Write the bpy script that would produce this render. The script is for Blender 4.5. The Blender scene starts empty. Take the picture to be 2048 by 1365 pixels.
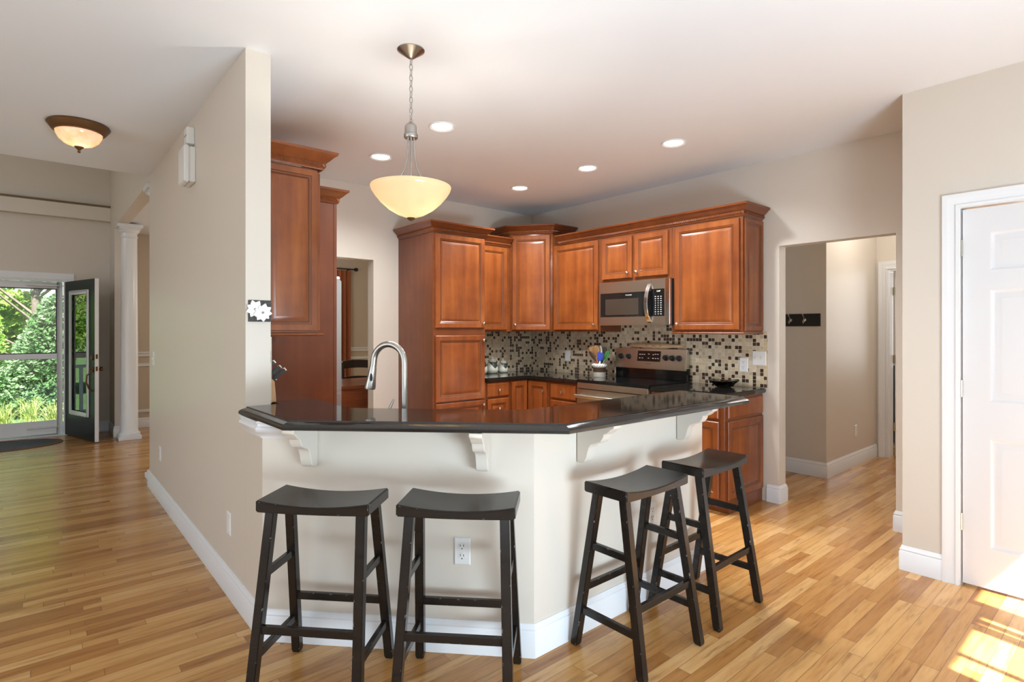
import bpy, bmesh, math, random
from mathutils import Vector, Matrix
random.seed(7)
R = math.radians
scene = bpy.context.scene
COL = scene.collection

# ------------------------------------------------------------------ camera
cam_d = bpy.data.cameras.new('camera'); cam = bpy.data.objects.new('camera', cam_d); COL.objects.link(cam)
cam.location = (0, 0, 1.38); cam.rotation_euler = (R(90), 0, R(-40.58))
cam_d.sensor_width = 36; cam_d.lens = 1114 / 2048 * 36; cam_d.shift_y = -21.5 / 2048
cam_d.clip_start = 0.05; cam_d.clip_end = 200
scene.camera = cam
# ------------------------------------------------------------------ view and light
scene.view_settings.view_transform = 'Standard'; scene.view_settings.look = 'None'
scene.view_settings.exposure = 0.0; scene.view_settings.gamma = 1.0
scene.view_settings.use_curve_mapping = False
scene.cycles.use_denoising = True
scene.cycles.max_bounces = 10; scene.cycles.diffuse_bounces = 6; scene.cycles.glossy_bounces = 5
scene.cycles.transparent_max_bounces = 12
scene.cycles.sample_clamp_indirect = 6.0
SUN = Vector((0.2, 1.0, -1.43)).normalized()
world = bpy.data.worlds.new('world'); scene.world = world; world.use_nodes = True
wn = world.node_tree.nodes; wl = world.node_tree.links
sky = wn.new('ShaderNodeTexSky'); sky.sky_type = 'NISHITA'; sky.sun_disc = False
sky.sun_elevation = R(54); sky.sun_rotation = R(191)
wl.new(sky.outputs['Color'], wn['Background'].inputs['Color']); wn['Background'].inputs['Strength'].default_value = 0.22

def lamp(name, kind, loc, energy, color=(1, 1, 1), direction=None, **kw):
    d = bpy.data.lights.new(name, kind); d.energy = energy; d.color = color
    for k, v in kw.items(): setattr(d, k, v)
    o = bpy.data.objects.new(name, d); COL.objects.link(o); o.location = loc
    if direction is not None: o.rotation_euler = Vector(direction).to_track_quat('-Z', 'Y').to_euler()
    return o
lamp('sun', 'SUN', (0, -10, 14), 27.0, (1, 0.99, 0.97), SUN, angle=R(0.45))
# daylight area lamps in the window openings, plus added fill lights
lamp('nook_window_daylight', 'AREA', (0.6, -1.12, 1.4), 10, (0.82, 0.92, 1.0), (0, 1, 0.05), shape='RECTANGLE', size=3.4, size_y=2.3)
lamp('ceiling_fill_light', 'AREA', (1.25, -1.08, 0.42), 130, (0.70, 0.86, 1.0), (-0.03, 0.66, 0.75), shape='RECTANGLE', size=1.5, size_y=0.7)  # added low fill aimed upward to brighten the ceiling; no deck is modelled
lamp('living_window_daylight', 'AREA', (-2.5, -1.12, 1.4), 40, (0.82, 0.92, 1.0), (0.1, 1, 0.1), shape='RECTANGLE', size=2.4, size_y=2.2)
lamp('side_window_daylight', 'AREA', (-3.92, 2.7, 1.4), 50, (0.82, 0.92, 1.0), (1, 0, 0.15), shape='RECTANGLE', size=3.0, size_y=2.0)
lamp('foyer_fill_light', 'AREA', (-2.25, 7.6, 3.2), 8, (1.0, 0.98, 0.94), (1, 0, -0.25), shape='RECTANGLE', size=1.8, size_y=0.7)  # added fill for the foyer walls, set at an invented side opening
lamp('dining_window_daylight', 'AREA', (3.2, 9.3, 1.5), 26, (1.0, 0.93, 0.82), (0.1, -1, 0), shape='RECTANGLE', size=1.6, size_y=1.4)
lamp('dining_fill_light', 'POINT', (2.6, 7.6, 2.0), 22, (1.0, 0.95, 0.88), shadow_soft_size=0.15)  # added fill to lighten the dining room; no fixture hangs here
lamp('hall_fill_light', 'POINT', (6.0, 1.45, 2.55), 20, (1.0, 0.95, 0.88), shadow_soft_size=0.12)  # unseen fill added to light the hall, without a fixture
lamp('side_room_fill_light', 'AREA', (8.9, 1.6, 1.6), 30, (0.93, 0.97, 1.0), (-1, 0, 0), shape='RECTANGLE', size=1.4, size_y=1.4)  # added fill for the side room, whose wall has no window

# ------------------------------------------------------------------ materials
def new_mat(name):
    m = bpy.data.materials.new(name); m.use_nodes = True
    nt = m.node_tree; return m, nt, nt.nodes['Principled BSDF']
def N(nt, kind, **kw):
    n = nt.nodes.new(kind)
    for k, v in kw.items(): setattr(n, k, v)
    return n
def math_n(nt, op, a, b=None, c=None):
    n = nt.nodes.new('ShaderNodeMath'); n.operation = op
    for i, v in enumerate((a, b, c)):
        if v is None: continue
        if isinstance(v, (int, float)): n.inputs[i].default_value = v
        else: nt.links.new(v, n.inputs[i])
    return n.outputs[0]
def mixc(nt, fac, a, b):
    n = nt.nodes.new('ShaderNodeMix'); n.data_type = 'RGBA'
    def s(sock, v):
        if isinstance(v, (int, float)): sock.default_value = v
        elif isinstance(v, tuple): sock.default_value = v if len(v) == 4 else (*v, 1)
        else: nt.links.new(v, sock)
    s(n.inputs[0], fac); s(n.inputs[6], a); s(n.inputs[7], b)
    return n.outputs[2]
def ramp(nt, fac, stops):
    n = nt.nodes.new('ShaderNodeValToRGB'); e = n.color_ramp.elements
    while len(e) < len(stops): e.new(0.5)
    for k, (p, c) in enumerate(stops): e[k].position = p; e[k].color = (*c, 1)
    nt.links.new(fac, n.inputs[0]); return n.outputs[0]
def coords(nt, scale=(1, 1, 1), kind='Object'):
    tc = nt.nodes.new('ShaderNodeTexCoord'); mp = nt.nodes.new('ShaderNodeMapping')
    nt.links.new(tc.outputs[kind], mp.inputs[0]); mp.inputs['Scale'].default_value = scale
    return mp.outputs[0]
def noise(nt, vec, scale, detail=3, rough=0.5):
    n = nt.nodes.new('ShaderNodeTexNoise'); nt.links.new(vec, n.inputs['Vector'])
    n.inputs['Scale'].default_value = scale; n.inputs['Detail'].default_value = detail; n.inputs['Roughness'].default_value = rough
    return n.outputs['Fac']
def bump(nt, p, h, strength, dist=0.002):
    b = nt.nodes.new('ShaderNodeBump'); b.inputs['Strength'].default_value = strength; b.inputs['Distance'].default_value = dist
    nt.links.new(h, b.inputs['Height']); nt.links.new(b.outputs[0], p.inputs['Normal'])
def plain(name, c, rough=0.5, metal=0.0, spec=0.5, var=0.04, vscale=6.0, coat=0.0):
    m, nt, p = new_mat(name)
    f = noise(nt, coords(nt), vscale, 2)
    lo = tuple(max(0, x * (1 - var)) for x in c); hi = tuple(min(1, x * (1 + var)) for x in c)
    nt.links.new(ramp(nt, f, [(0.3, lo), (0.7, hi)]), p.inputs['Base Color'])
    p.inputs['Roughness'].default_value = rough; p.inputs['Metallic'].default_value = metal
    p.inputs['Specular IOR Level'].default_value = spec; p.inputs['Coat Weight'].default_value = coat
    return m
def painted(name, c, rough):
    m, nt, p = new_mat(name); v = coords(nt)
    nt.links.new(mixc(nt, noise(nt, v, 2.5, 2), tuple(x * 0.985 for x in c), c), p.inputs['Base Color'])
    p.inputs['Roughness'].default_value = rough
    bump(nt, p, noise(nt, v, 260, 2), 0.06, 0.001); return m
M = {}
M['wall'] = painted('wall_paint', (0.68, 0.62, 0.54), 0.42)
M['ceiling'] = painted('ceiling_paint', (0.83, 0.86, 0.895), 0.7)
M['trim'] = painted('trim_paint', (0.80, 0.82, 0.84), 0.28)
M['door_white'] = painted('white_door_paint', (0.74, 0.745, 0.76), 0.35)
M['tan_wall'] = painted('dining_wall_paint', (0.57, 0.49, 0.385), 0.5)

def floor_mat():
    m, nt, p = new_mat('oak_strip_floor'); L = nt.links
    tc = N(nt, 'ShaderNodeTexCoord'); sp = N(nt, 'ShaderNodeSeparateXYZ'); L.new(tc.outputs['Object'], sp.inputs[0])
    x, y = sp.outputs[0], sp.outputs[1]
    W = 0.0585
    ry = math_n(nt, 'DIVIDE', y, W); row = math_n(nt, 'FLOOR', ry); fy = math_n(nt, 'FRACT', ry)
    w1 = N(nt, 'ShaderNodeTexWhiteNoise', noise_dimensions='1D'); L.new(row, w1.inputs['W'])
    Ln = math_n(nt, 'MULTIPLY_ADD', w1.outputs['Value'], 0.45, 0.5)
    w1b = N(nt, 'ShaderNodeTexWhiteNoise', noise_dimensions='1D'); L.new(math_n(nt, 'ADD', row, 71.3), w1b.inputs['W'])
    rx = math_n(nt, 'ADD', math_n(nt, 'DIVIDE', x, Ln), math_n(nt, 'MULTIPLY', w1b.outputs['Value'], 9.0))
    pid = math_n(nt, 'FLOOR', rx); fx = math_n(nt, 'FRACT', rx)
    cmb = N(nt, 'ShaderNodeCombineXYZ'); L.new(row, cmb.inputs[0]); L.new(pid, cmb.inputs[1])
    w2 = N(nt, 'ShaderNodeTexWhiteNoise', noise_dimensions='2D'); L.new(cmb.outputs[0], w2.inputs['Vector'])
    base = ramp(nt, w2.outputs['Value'], [(0.0, (0.36, 0.155, 0.040)), (0.15, (0.44, 0.205, 0.057)), (0.5, (0.54, 0.28, 0.087)), (0.85, (0.60, 0.335, 0.118)), (1.0, (0.66, 0.395, 0.16))])
    # grain, shifted plank by plank
    off = N(nt, 'ShaderNodeCombineXYZ'); L.new(math_n(nt, 'MULTIPLY', w2.outputs['Value'], 37.0), off.inputs[2])
    L.new(math_n(nt, 'MULTIPLY', x, 1.6), off.inputs[0]); L.new(math_n(nt, 'MULTIPLY', y, 16.0), off.inputs[1])
    g = noise(nt, off.outputs[0], 2.2, 6, 0.62)
    c1 = mixc(nt, math_n(nt, 'MULTIPLY', g, 1.0), base, base)
    streak = ramp(nt, g, [(0.30, (0.55, 0.45, 0.36)), (0.42, (0.86, 0.80, 0.74)), (0.55, (1, 1, 1)), (0.75, (1.06, 1.05, 1.02))])
    mul = N(nt, 'ShaderNodeMix', data_type='RGBA', blend_type='MULTIPLY'); mul.inputs[0].default_value = 0.85
    L.new(base, mul.inputs[6]); L.new(streak, mul.inputs[7])
    # dark mineral streaks and knots
    off2 = N(nt, 'ShaderNodeCombineXYZ'); L.new(math_n(nt, 'MULTIPLY', x, 3.2), off2.inputs[0]); L.new(math_n(nt, 'MULTIPLY', y, 22.0), off2.inputs[1]); L.new(math_n(nt, 'MULTIPLY', w2.outputs['Value'], 61.0), off2.inputs[2])
    k = noise(nt, off2.outputs[0], 1.0, 4, 0.55)
    kk = ramp(nt, k, [(0.615, (0, 0, 0)), (0.73, (1, 1, 1))])
    c2 = mixc(nt, math_n(nt, 'MULTIPLY', kk, 0.6), mul.outputs[2], (0.20, 0.095, 0.04))
    # joints
    ey = math_n(nt, 'MINIMUM', fy, math_n(nt, 'SUBTRACT', 1.0, fy)); gy = math_n(nt, 'LESS_THAN', ey, 0.022)
    ex = math_n(nt, 'MINIMUM', fx, math_n(nt, 'SUBTRACT', 1.0, fx)); gx = math_n(nt, 'LESS_THAN', ex, 0.0022)
    gap = math_n(nt, 'MAXIMUM', gy, gx)
    c3 = mixc(nt, math_n(nt, 'MULTIPLY', gap, 0.6), c2, (0.16, 0.075, 0.03))
    L.new(c3, p.inputs['Base Color'])
    L.new(math_n(nt, 'MULTIPLY_ADD', noise(nt, coords(nt), 9, 2), 0.10, 0.17), p.inputs['Roughness'])
    p.inputs['Specular IOR Level'].default_value = 0.5
    hh = math_n(nt, 'SUBTRACT', math_n(nt, 'MULTIPLY', w2.outputs['Value'], 0.35), gap)
    bump(nt, p, hh, 0.35, 0.0006)
    return m
M['floor'] = floor_mat()

def wood(name, dark, mid, light, rough=0.27, axis='z', scale=1.0, coat=0.15):
    m, nt, p = new_mat(name)
    sc = {'z': (16, 16, 1.4), 'x': (1.4, 16, 16), 'y': (16, 1.4, 16)}[axis]
    v = coords(nt, sc); g = noise(nt, v, 1.1 * scale, 5, 0.55)
    b = noise(nt, coords(nt), 3.0, 3, 0.6)
    f = math_n(nt, 'ADD', math_n(nt, 'MULTIPLY', g, 0.45), math_n(nt, 'MULTIPLY', b, 0.55))
    nt.links.new(ramp(nt, f, [(0.32, dark), (0.5, mid), (0.68, light)]), p.inputs['Base Color'])
    p.inputs['Roughness'].default_value = rough; p.inputs['Coat Weight'].default_value = coat; p.inputs['Coat Roughness'].default_value = 0.2
    return m
M_ = None
M['cherry'] = wood('cherry_cabinet_wood', (0.135, 0.031, 0.0075), (0.222, 0.058, 0.0125), (0.325, 0.100, 0.022), 0.3, 'z', 1.0, 0.06)
M['cherry_trim'] = wood('cherry_cornice_wood', (0.13, 0.034, 0.010), (0.185, 0.051, 0.014), (0.24, 0.07, 0.019), 0.28, 'x', 1.0, 0.06)
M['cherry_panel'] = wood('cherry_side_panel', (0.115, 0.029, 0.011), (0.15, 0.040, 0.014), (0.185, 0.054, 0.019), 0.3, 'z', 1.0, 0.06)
M['cherry_glaze'] = wood('cherry_dark_glaze', (0.12, 0.032, 0.008), (0.15, 0.042, 0.01), (0.18, 0.052, 0.014))
M['table_wood'] = wood('dining_table_wood', (0.16, 0.035, 0.01), (0.23, 0.055, 0.015), (0.30, 0.08, 0.025), 0.2, 'x')
M['dark_wood'] = wood('dark_chair_wood', (0.02, 0.012, 0.01), (0.03, 0.018, 0.014), (0.04, 0.025, 0.02), 0.35)
M['light_wood'] = wood('light_wood', (0.50, 0.30, 0.15), (0.62, 0.40, 0.22), (0.70, 0.48, 0.28), 0.5, 'y')
M['spoon_wood'] = wood('spoon_wood', (0.45, 0.22, 0.07), (0.55, 0.29, 0.10), (0.62, 0.35, 0.14), 0.5)
M['ledge_brown'] = wood('ledge_brown', (0.12, 0.08, 0.04), (0.16, 0.11, 0.055), (0.2, 0.14, 0.07), 0.5, 'x')

def stool_mat():
    m, nt, p = new_mat('black_worn_stool_paint'); L = nt.links; v = coords(nt)
    bv = N(nt, 'ShaderNodeBevel'); bv.samples = 4; bv.inputs['Radius'].default_value = 0.0035
    geo = N(nt, 'ShaderNodeNewGeometry'); dot = N(nt, 'ShaderNodeVectorMath', operation='DOT_PRODUCT')
    L.new(bv.outputs[0], dot.inputs[0]); L.new(geo.outputs['Normal'], dot.inputs[1])
    edge = math_n(nt, 'LESS_THAN', dot.outputs['Value'], 0.94)
    worn = math_n(nt, 'GREATER_THAN', noise(nt, v, 38, 4, 0.65), 0.645)
    f = math_n(nt, 'MULTIPLY', edge, worn)
    base = mixc(nt, noise(nt, coords(nt, (3, 30, 30)), 1.0, 4), (0.009, 0.007, 0.006), (0.020, 0.015, 0.012))
    L.new(mixc(nt, math_n(nt, 'MULTIPLY', f, 0.75), base, (0.45, 0.40, 0.34)), p.inputs['Base Color'])
    p.inputs['Roughness'].default_value = 0.24; p.inputs['Specular IOR Level'].default_value = 0.35
    return m
M['stool'] = stool_mat()

def granite():
    m, nt, p = new_mat('black_polished_granite'); v = coords(nt)
    f = noise(nt, v, 420, 2, 0.7); c = ramp(nt, f, [(0.55, (0.010, 0.009, 0.008)), (0.68, (0.035, 0.030, 0.026)), (0.78, (0.10, 0.09, 0.08))])
    nt.links.new(c, p.inputs['Base Color']); p.inputs['Roughness'].default_value = 0.07; p.inputs['IOR'].default_value = 1.65
    return m
M['granite'] = granite()
def steel(name, c=(0.55, 0.52, 0.49), rough=0.3, axis=(1, 60, 60)):
    m, nt, p = new_mat(name); f = noise(nt, coords(nt, axis), 8, 3)
    nt.links.new(mixc(nt, f, tuple(x * 0.92 for x in c), c), p.inputs['Base Color']); p.inputs['Metallic'].default_value = 1
    nt.links.new(math_n(nt, 'MULTIPLY_ADD', f, 0.1, rough - 0.05), p.inputs['Roughness']); return m
M['steel'] = steel('brushed_stainless', (0.58, 0.56, 0.47), 0.3, axis=(1, 60, 60)); M['nickel'] = steel('brushed_nickel', (0.50, 0.48, 0.45), 0.3)
M['chrome'] = steel('satin_chrome', (0.75, 0.74, 0.72), 0.14)
M['fridge_steel'] = steel('fridge_steel', (0.50, 0.51, 0.51), 0.38)
M['knob'] = steel('knob_nickel', (0.80, 0.76, 0.70), 0.2)
M['bronze'] = plain('aged_bronze', (0.17, 0.085, 0.032), 0.45, 0.6)
M['blackgloss'] = plain('black_glass', (0.008, 0.008, 0.008), 0.05, 0, 0.5, 0.0)
M['mwindow'] = plain('microwave_window', (0.045, 0.033, 0.024), 0.12, 0, 0.5, 0.05)
M['black'] = plain('matte_black', (0.012, 0.011, 0.010), 0.4)
M['plate'] = plain('white_plastic_plate', (0.78, 0.78, 0.76), 0.35)
M['slot'] = plain('dark_slot', (0.03, 0.03, 0.03), 0.5)
M['print_white'] = plain('white_print', (0.75, 0.75, 0.72), 0.5)
M['print_dark'] = plain('dark_print', (0.08, 0.07, 0.06), 0.5)
M['door_dark'] = plain('dark_green_door_paint', (0.008, 0.013, 0.012), 0.3, 0, 0.12)
M['mat_grey'] = plain('mat_fibre', (0.11, 0.12, 0.14), 0.9, var=0.5, vscale=160)
M['mat_border'] = plain('mat_border', (0.16, 0.10, 0.05), 0.9)
M['curtain'] = plain('rust_curtain_fabric', (0.30, 0.09, 0.03), 0.8)
M['slate'] = plain('dark_slate', (0.06, 0.055, 0.05), 0.7, var=0.4, vscale=90)
M['petal'] = plain('white_ceramic_petal', (0.82, 0.80, 0.77), 0.4)
M['petal_core'] = plain('grey_flower_core', (0.28, 0.27, 0.26), 0.6)
M['red'] = plain('red_silicone', (0.45, 0.02, 0.02), 0.4); M['blue'] = plain('blue_silicone', (0.03, 0.06, 0.40), 0.4)
M['green'] = plain('green_silicone', (0.05, 0.28, 0.05), 0.4); M['brown_tool'] = plain('dark_brown_tool', (0.07, 0.03, 0.015), 0.4)
M['lawn'] = plain('lawn_grass', (0.09, 0.17, 0.05), 0.9, var=0.45, vscale=9)
M['porch'] = plain('porch_boards', (0.45, 0.44, 0.42), 0.7)
M['bark'] = plain('bark', (0.12, 0.095, 0.07), 0.9, var=0.3, vscale=20)

def emit(name, c, s):
    m, nt, p = new_mat(name); p.inputs['Base Color'].default_value = (0.8, 0.8, 0.8, 1)
    p.inputs['Emission Color'].default_value = (*c, 1); p.inputs['Emission Strength'].default_value = s; return m
M['led'] = emit('recessed_lamp_lens', (1, 0.95, 0.88), 7.0)
M['bulb'] = emit('bulb', (1, 0.85, 0.62), 20.0)
M['clock'] = emit('green_clock_digits', (0.10, 0.9, 0.25), 0.8)
def shade(name, c, vein=None):
    m, nt, p = new_mat(name); nt.nodes.remove(p); out = nt.nodes['Material Output']
    tr = N(nt, 'ShaderNodeBsdfTranslucent'); df = N(nt, 'ShaderNodeBsdfDiffuse'); gl = N(nt, 'ShaderNodeBsdfGlossy')
    gl.inputs['Roughness'].default_value = 0.15
    if vein:
        col = ramp(nt, noise(nt, coords(nt), 9, 4, 0.6), [(0.4, c), (0.62, vein)])
        nt.links.new(col, tr.inputs[0]); nt.links.new(col, df.inputs[0])
    else:
        tr.inputs[0].default_value = (*c, 1); df.inputs[0].default_value = (*c, 1)
    a = N(nt, 'ShaderNodeMixShader'); a.inputs[0].default_value = 0.35; nt.links.new(tr.outputs[0], a.inputs[1]); nt.links.new(df.outputs[0], a.inputs[2])
    b = N(nt, 'ShaderNodeMixShader'); b.inputs[0].default_value = 0.05; nt.links.new(a.outputs[0], b.inputs[1]); nt.links.new(gl.outputs[0], b.inputs[2])
    nt.links.new(b.outputs[0], out.inputs[0]); return m
M['bowl'] = shade('frosted_amber_glass', (0.95, 0.82, 0.61)); M['alabaster'] = shade('alabaster_glass', (0.95, 0.88, 0.78), (0.88, 0.67, 0.45))
def glass(name, ior, tint=(1, 1, 1)):
    m, nt, p = new_mat(name); nt.nodes.remove(p); out = nt.nodes['Material Output']
    t = N(nt, 'ShaderNodeBsdfTransparent'); t.inputs[0].default_value = (*tint, 1); g = N(nt, 'ShaderNodeBsdfGlossy'); g.inputs['Roughness'].default_value = 0.0
    fr = N(nt, 'ShaderNodeFresnel'); fr.inputs[0].default_value = ior
    mx = N(nt, 'ShaderNodeMixShader'); nt.links.new(fr.outputs[0], mx.inputs[0]); nt.links.new(t.outputs[0], mx.inputs[1]); nt.links.new(g.outputs[0], mx.inputs[2])
    nt.links.new(mx.outputs[0], out.inputs[0]); return m
M['glass'] = glass('window_glass', 1.45, (0.97, 0.99, 0.98)); M['door_glass'] = glass('door_lite_glass', 2.1, (0.9, 0.93, 0.9))
M['bowl_glass'] = glass('smoky_bowl_glass', 1.6, (0.93, 0.94, 0.92))

def mosaic():
    m, nt, p = new_mat('stone_glass_mosaic'); L = nt.links
    tc = N(nt, 'ShaderNodeTexCoord'); sp = N(nt, 'ShaderNodeSeparateXYZ'); L.new(tc.outputs['Object'], sp.inputs[0])
    u = math_n(nt, 'DIVIDE', math_n(nt, 'SUBTRACT', sp.outputs[0], sp.outputs[1]), 0.0305); v = math_n(nt, 'DIVIDE', sp.outputs[2], 0.0305)
    iu, fu, iv, fv = math_n(nt, 'FLOOR', u), math_n(nt, 'FRACT', u), math_n(nt, 'FLOOR', v), math_n(nt, 'FRACT', v)
    cb = N(nt, 'ShaderNodeCombineXYZ'); L.new(iu, cb.inputs[0]); L.new(iv, cb.inputs[1])
    w = N(nt, 'ShaderNodeTexWhiteNoise', noise_dimensions='2D'); L.new(cb.outputs[0], w.inputs['Vector'])
    col = N(nt, 'ShaderNodeValToRGB'); col.color_ramp.interpolation = 'CONSTANT'; e = col.color_ramp.elements
    st = [(0, (0.058, 0.034, 0.022)), (0.14, (0.085, 0.052, 0.033)), (0.29, (0.60, 0.47, 0.30)), (0.46, (0.66, 0.55, 0.38)), (0.63, (0.55, 0.46, 0.32)), (0.78, (0.70, 0.61, 0.45)), (0.92, (0.52, 0.40, 0.26))]
    while len(e) < len(st): e.new(0.5)
    for k, (a, c) in enumerate(st): e[k].position = a; e[k].color = (*c, 1)
    L.new(w.outputs['Value'], col.inputs[0])
    nz = noise(nt, coords(nt), 60, 3)
    mul = N(nt, 'ShaderNodeMix', data_type='RGBA', blend_type='MULTIPLY'); mul.inputs[0].default_value = 0.5
    L.new(col.outputs[0], mul.inputs[6]); L.new(ramp(nt, nz, [(0.3, (0.75, 0.75, 0.75)), (0.7, (1.1, 1.1, 1.1))]), mul.inputs[7])
    eu = math_n(nt, 'MINIMUM', fu, math_n(nt, 'SUBTRACT', 1.0, fu)); ev = math_n(nt, 'MINIMUM', fv, math_n(nt, 'SUBTRACT', 1.0, fv))
    gr = math_n(nt, 'LESS_THAN', math_n(nt, 'MINIMUM', eu, ev), 0.045)
    L.new(mixc(nt, gr, mul.outputs[2], (0.66, 0.59, 0.46)), p.inputs['Base Color'])
    dark = math_n(nt, 'LESS_THAN', w.outputs['Value'], 0.29)
    L.new(math_n(nt, 'SUBTRACT', 0.45, math_n(nt, 'MULTIPLY', dark, 0.3)), p.inputs['Roughness'])
    bump(nt, p, math_n(nt, 'SUBTRACT', 1.0, gr), 0.4, 0.001); return m
M['mosaic'] = mosaic()
def leaf(name, dark, mid, light, sc=1.2):
    m, nt, p = new_mat(name); nt.nodes.remove(p); out = nt.nodes['Material Output']
    c = ramp(nt, noise(nt, coords(nt), sc, 5, 0.7), [(0.35, dark), (0.5, mid), (0.66, light)])
    d = N(nt, 'ShaderNodeBsdfDiffuse'); t = N(nt, 'ShaderNodeBsdfTranslucent'); nt.links.new(c, d.inputs[0]); nt.links.new(c, t.inputs[0])
    a = N(nt, 'ShaderNodeMixShader'); a.inputs[0].default_value = 0.45; nt.links.new(d.outputs[0], a.inputs[1]); nt.links.new(t.outputs[0], a.inputs[2])
    nt.links.new(a.outputs[0], out.inputs[0]); return m
M['maple_leaf'] = leaf('maple_leaves', (0.10, 0.23, 0.03), (0.29, 0.44, 0.09), (0.64, 0.72, 0.32))
M['spruce_leaf'] = leaf('spruce_needles', (0.035, 0.12, 0.035), (0.13, 0.25, 0.095), (0.42, 0.54, 0.34), 2.5)
M['blade'] = leaf('grass_blades', (0.26, 0.36, 0.07), (0.48, 0.54, 0.18), (0.72, 0.72, 0.42), 3)
def canister_mat():
    m, nt, p = new_mat('two_tone_glaze'); L = nt.links
    tc = N(nt, 'ShaderNodeTexCoord'); sp = N(nt, 'ShaderNodeSeparateXYZ'); L.new(tc.outputs['Object'], sp.inputs[0])
    q = math_n(nt, 'SUBTRACT', math_n(nt, 'MULTIPLY', sp.outputs[0], 0.76), math_n(nt, 'MULTIPLY', sp.outputs[1], 0.65))
    e_ = math_n(nt, 'ADD', math_n(nt, 'ABSOLUTE', math_n(nt, 'SUBTRACT', q, 0.036)), 0.055)
    g = math_n(nt, 'MULTIPLY', math_n(nt, 'GREATER_THAN', sp.outputs[2], e_), math_n(nt, 'LESS_THAN', sp.outputs[2], 0.128))
    L.new(mixc(nt, g, (0.56, 0.56, 0.47), (0.035, 0.045, 0.04)), p.inputs['Base Color']); p.inputs['Roughness'].default_value = 0.15; return m
M['canister'] = canister_mat()
def crock_mat():
    m, nt, p = new_mat('banded_crock_glaze'); L = nt.links
    tc = N(nt, 'ShaderNodeTexCoord'); sp = N(nt, 'ShaderNodeSeparateXYZ'); L.new(tc.outputs['Object'], sp.inputs[0])
    z = sp.outputs[2]; b = math_n(nt, 'MULTIPLY', math_n(nt, 'GREATER_THAN', z, 0.050), math_n(nt, 'LESS_THAN', z, 0.098))
    L.new(mixc(nt, b, (0.66, 0.62, 0.53), (0.09, 0.055, 0.035)), p.inputs['Base Color']); p.inputs['Roughness'].default_value = 0.2; return m
M['crock'] = crock_mat()

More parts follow.
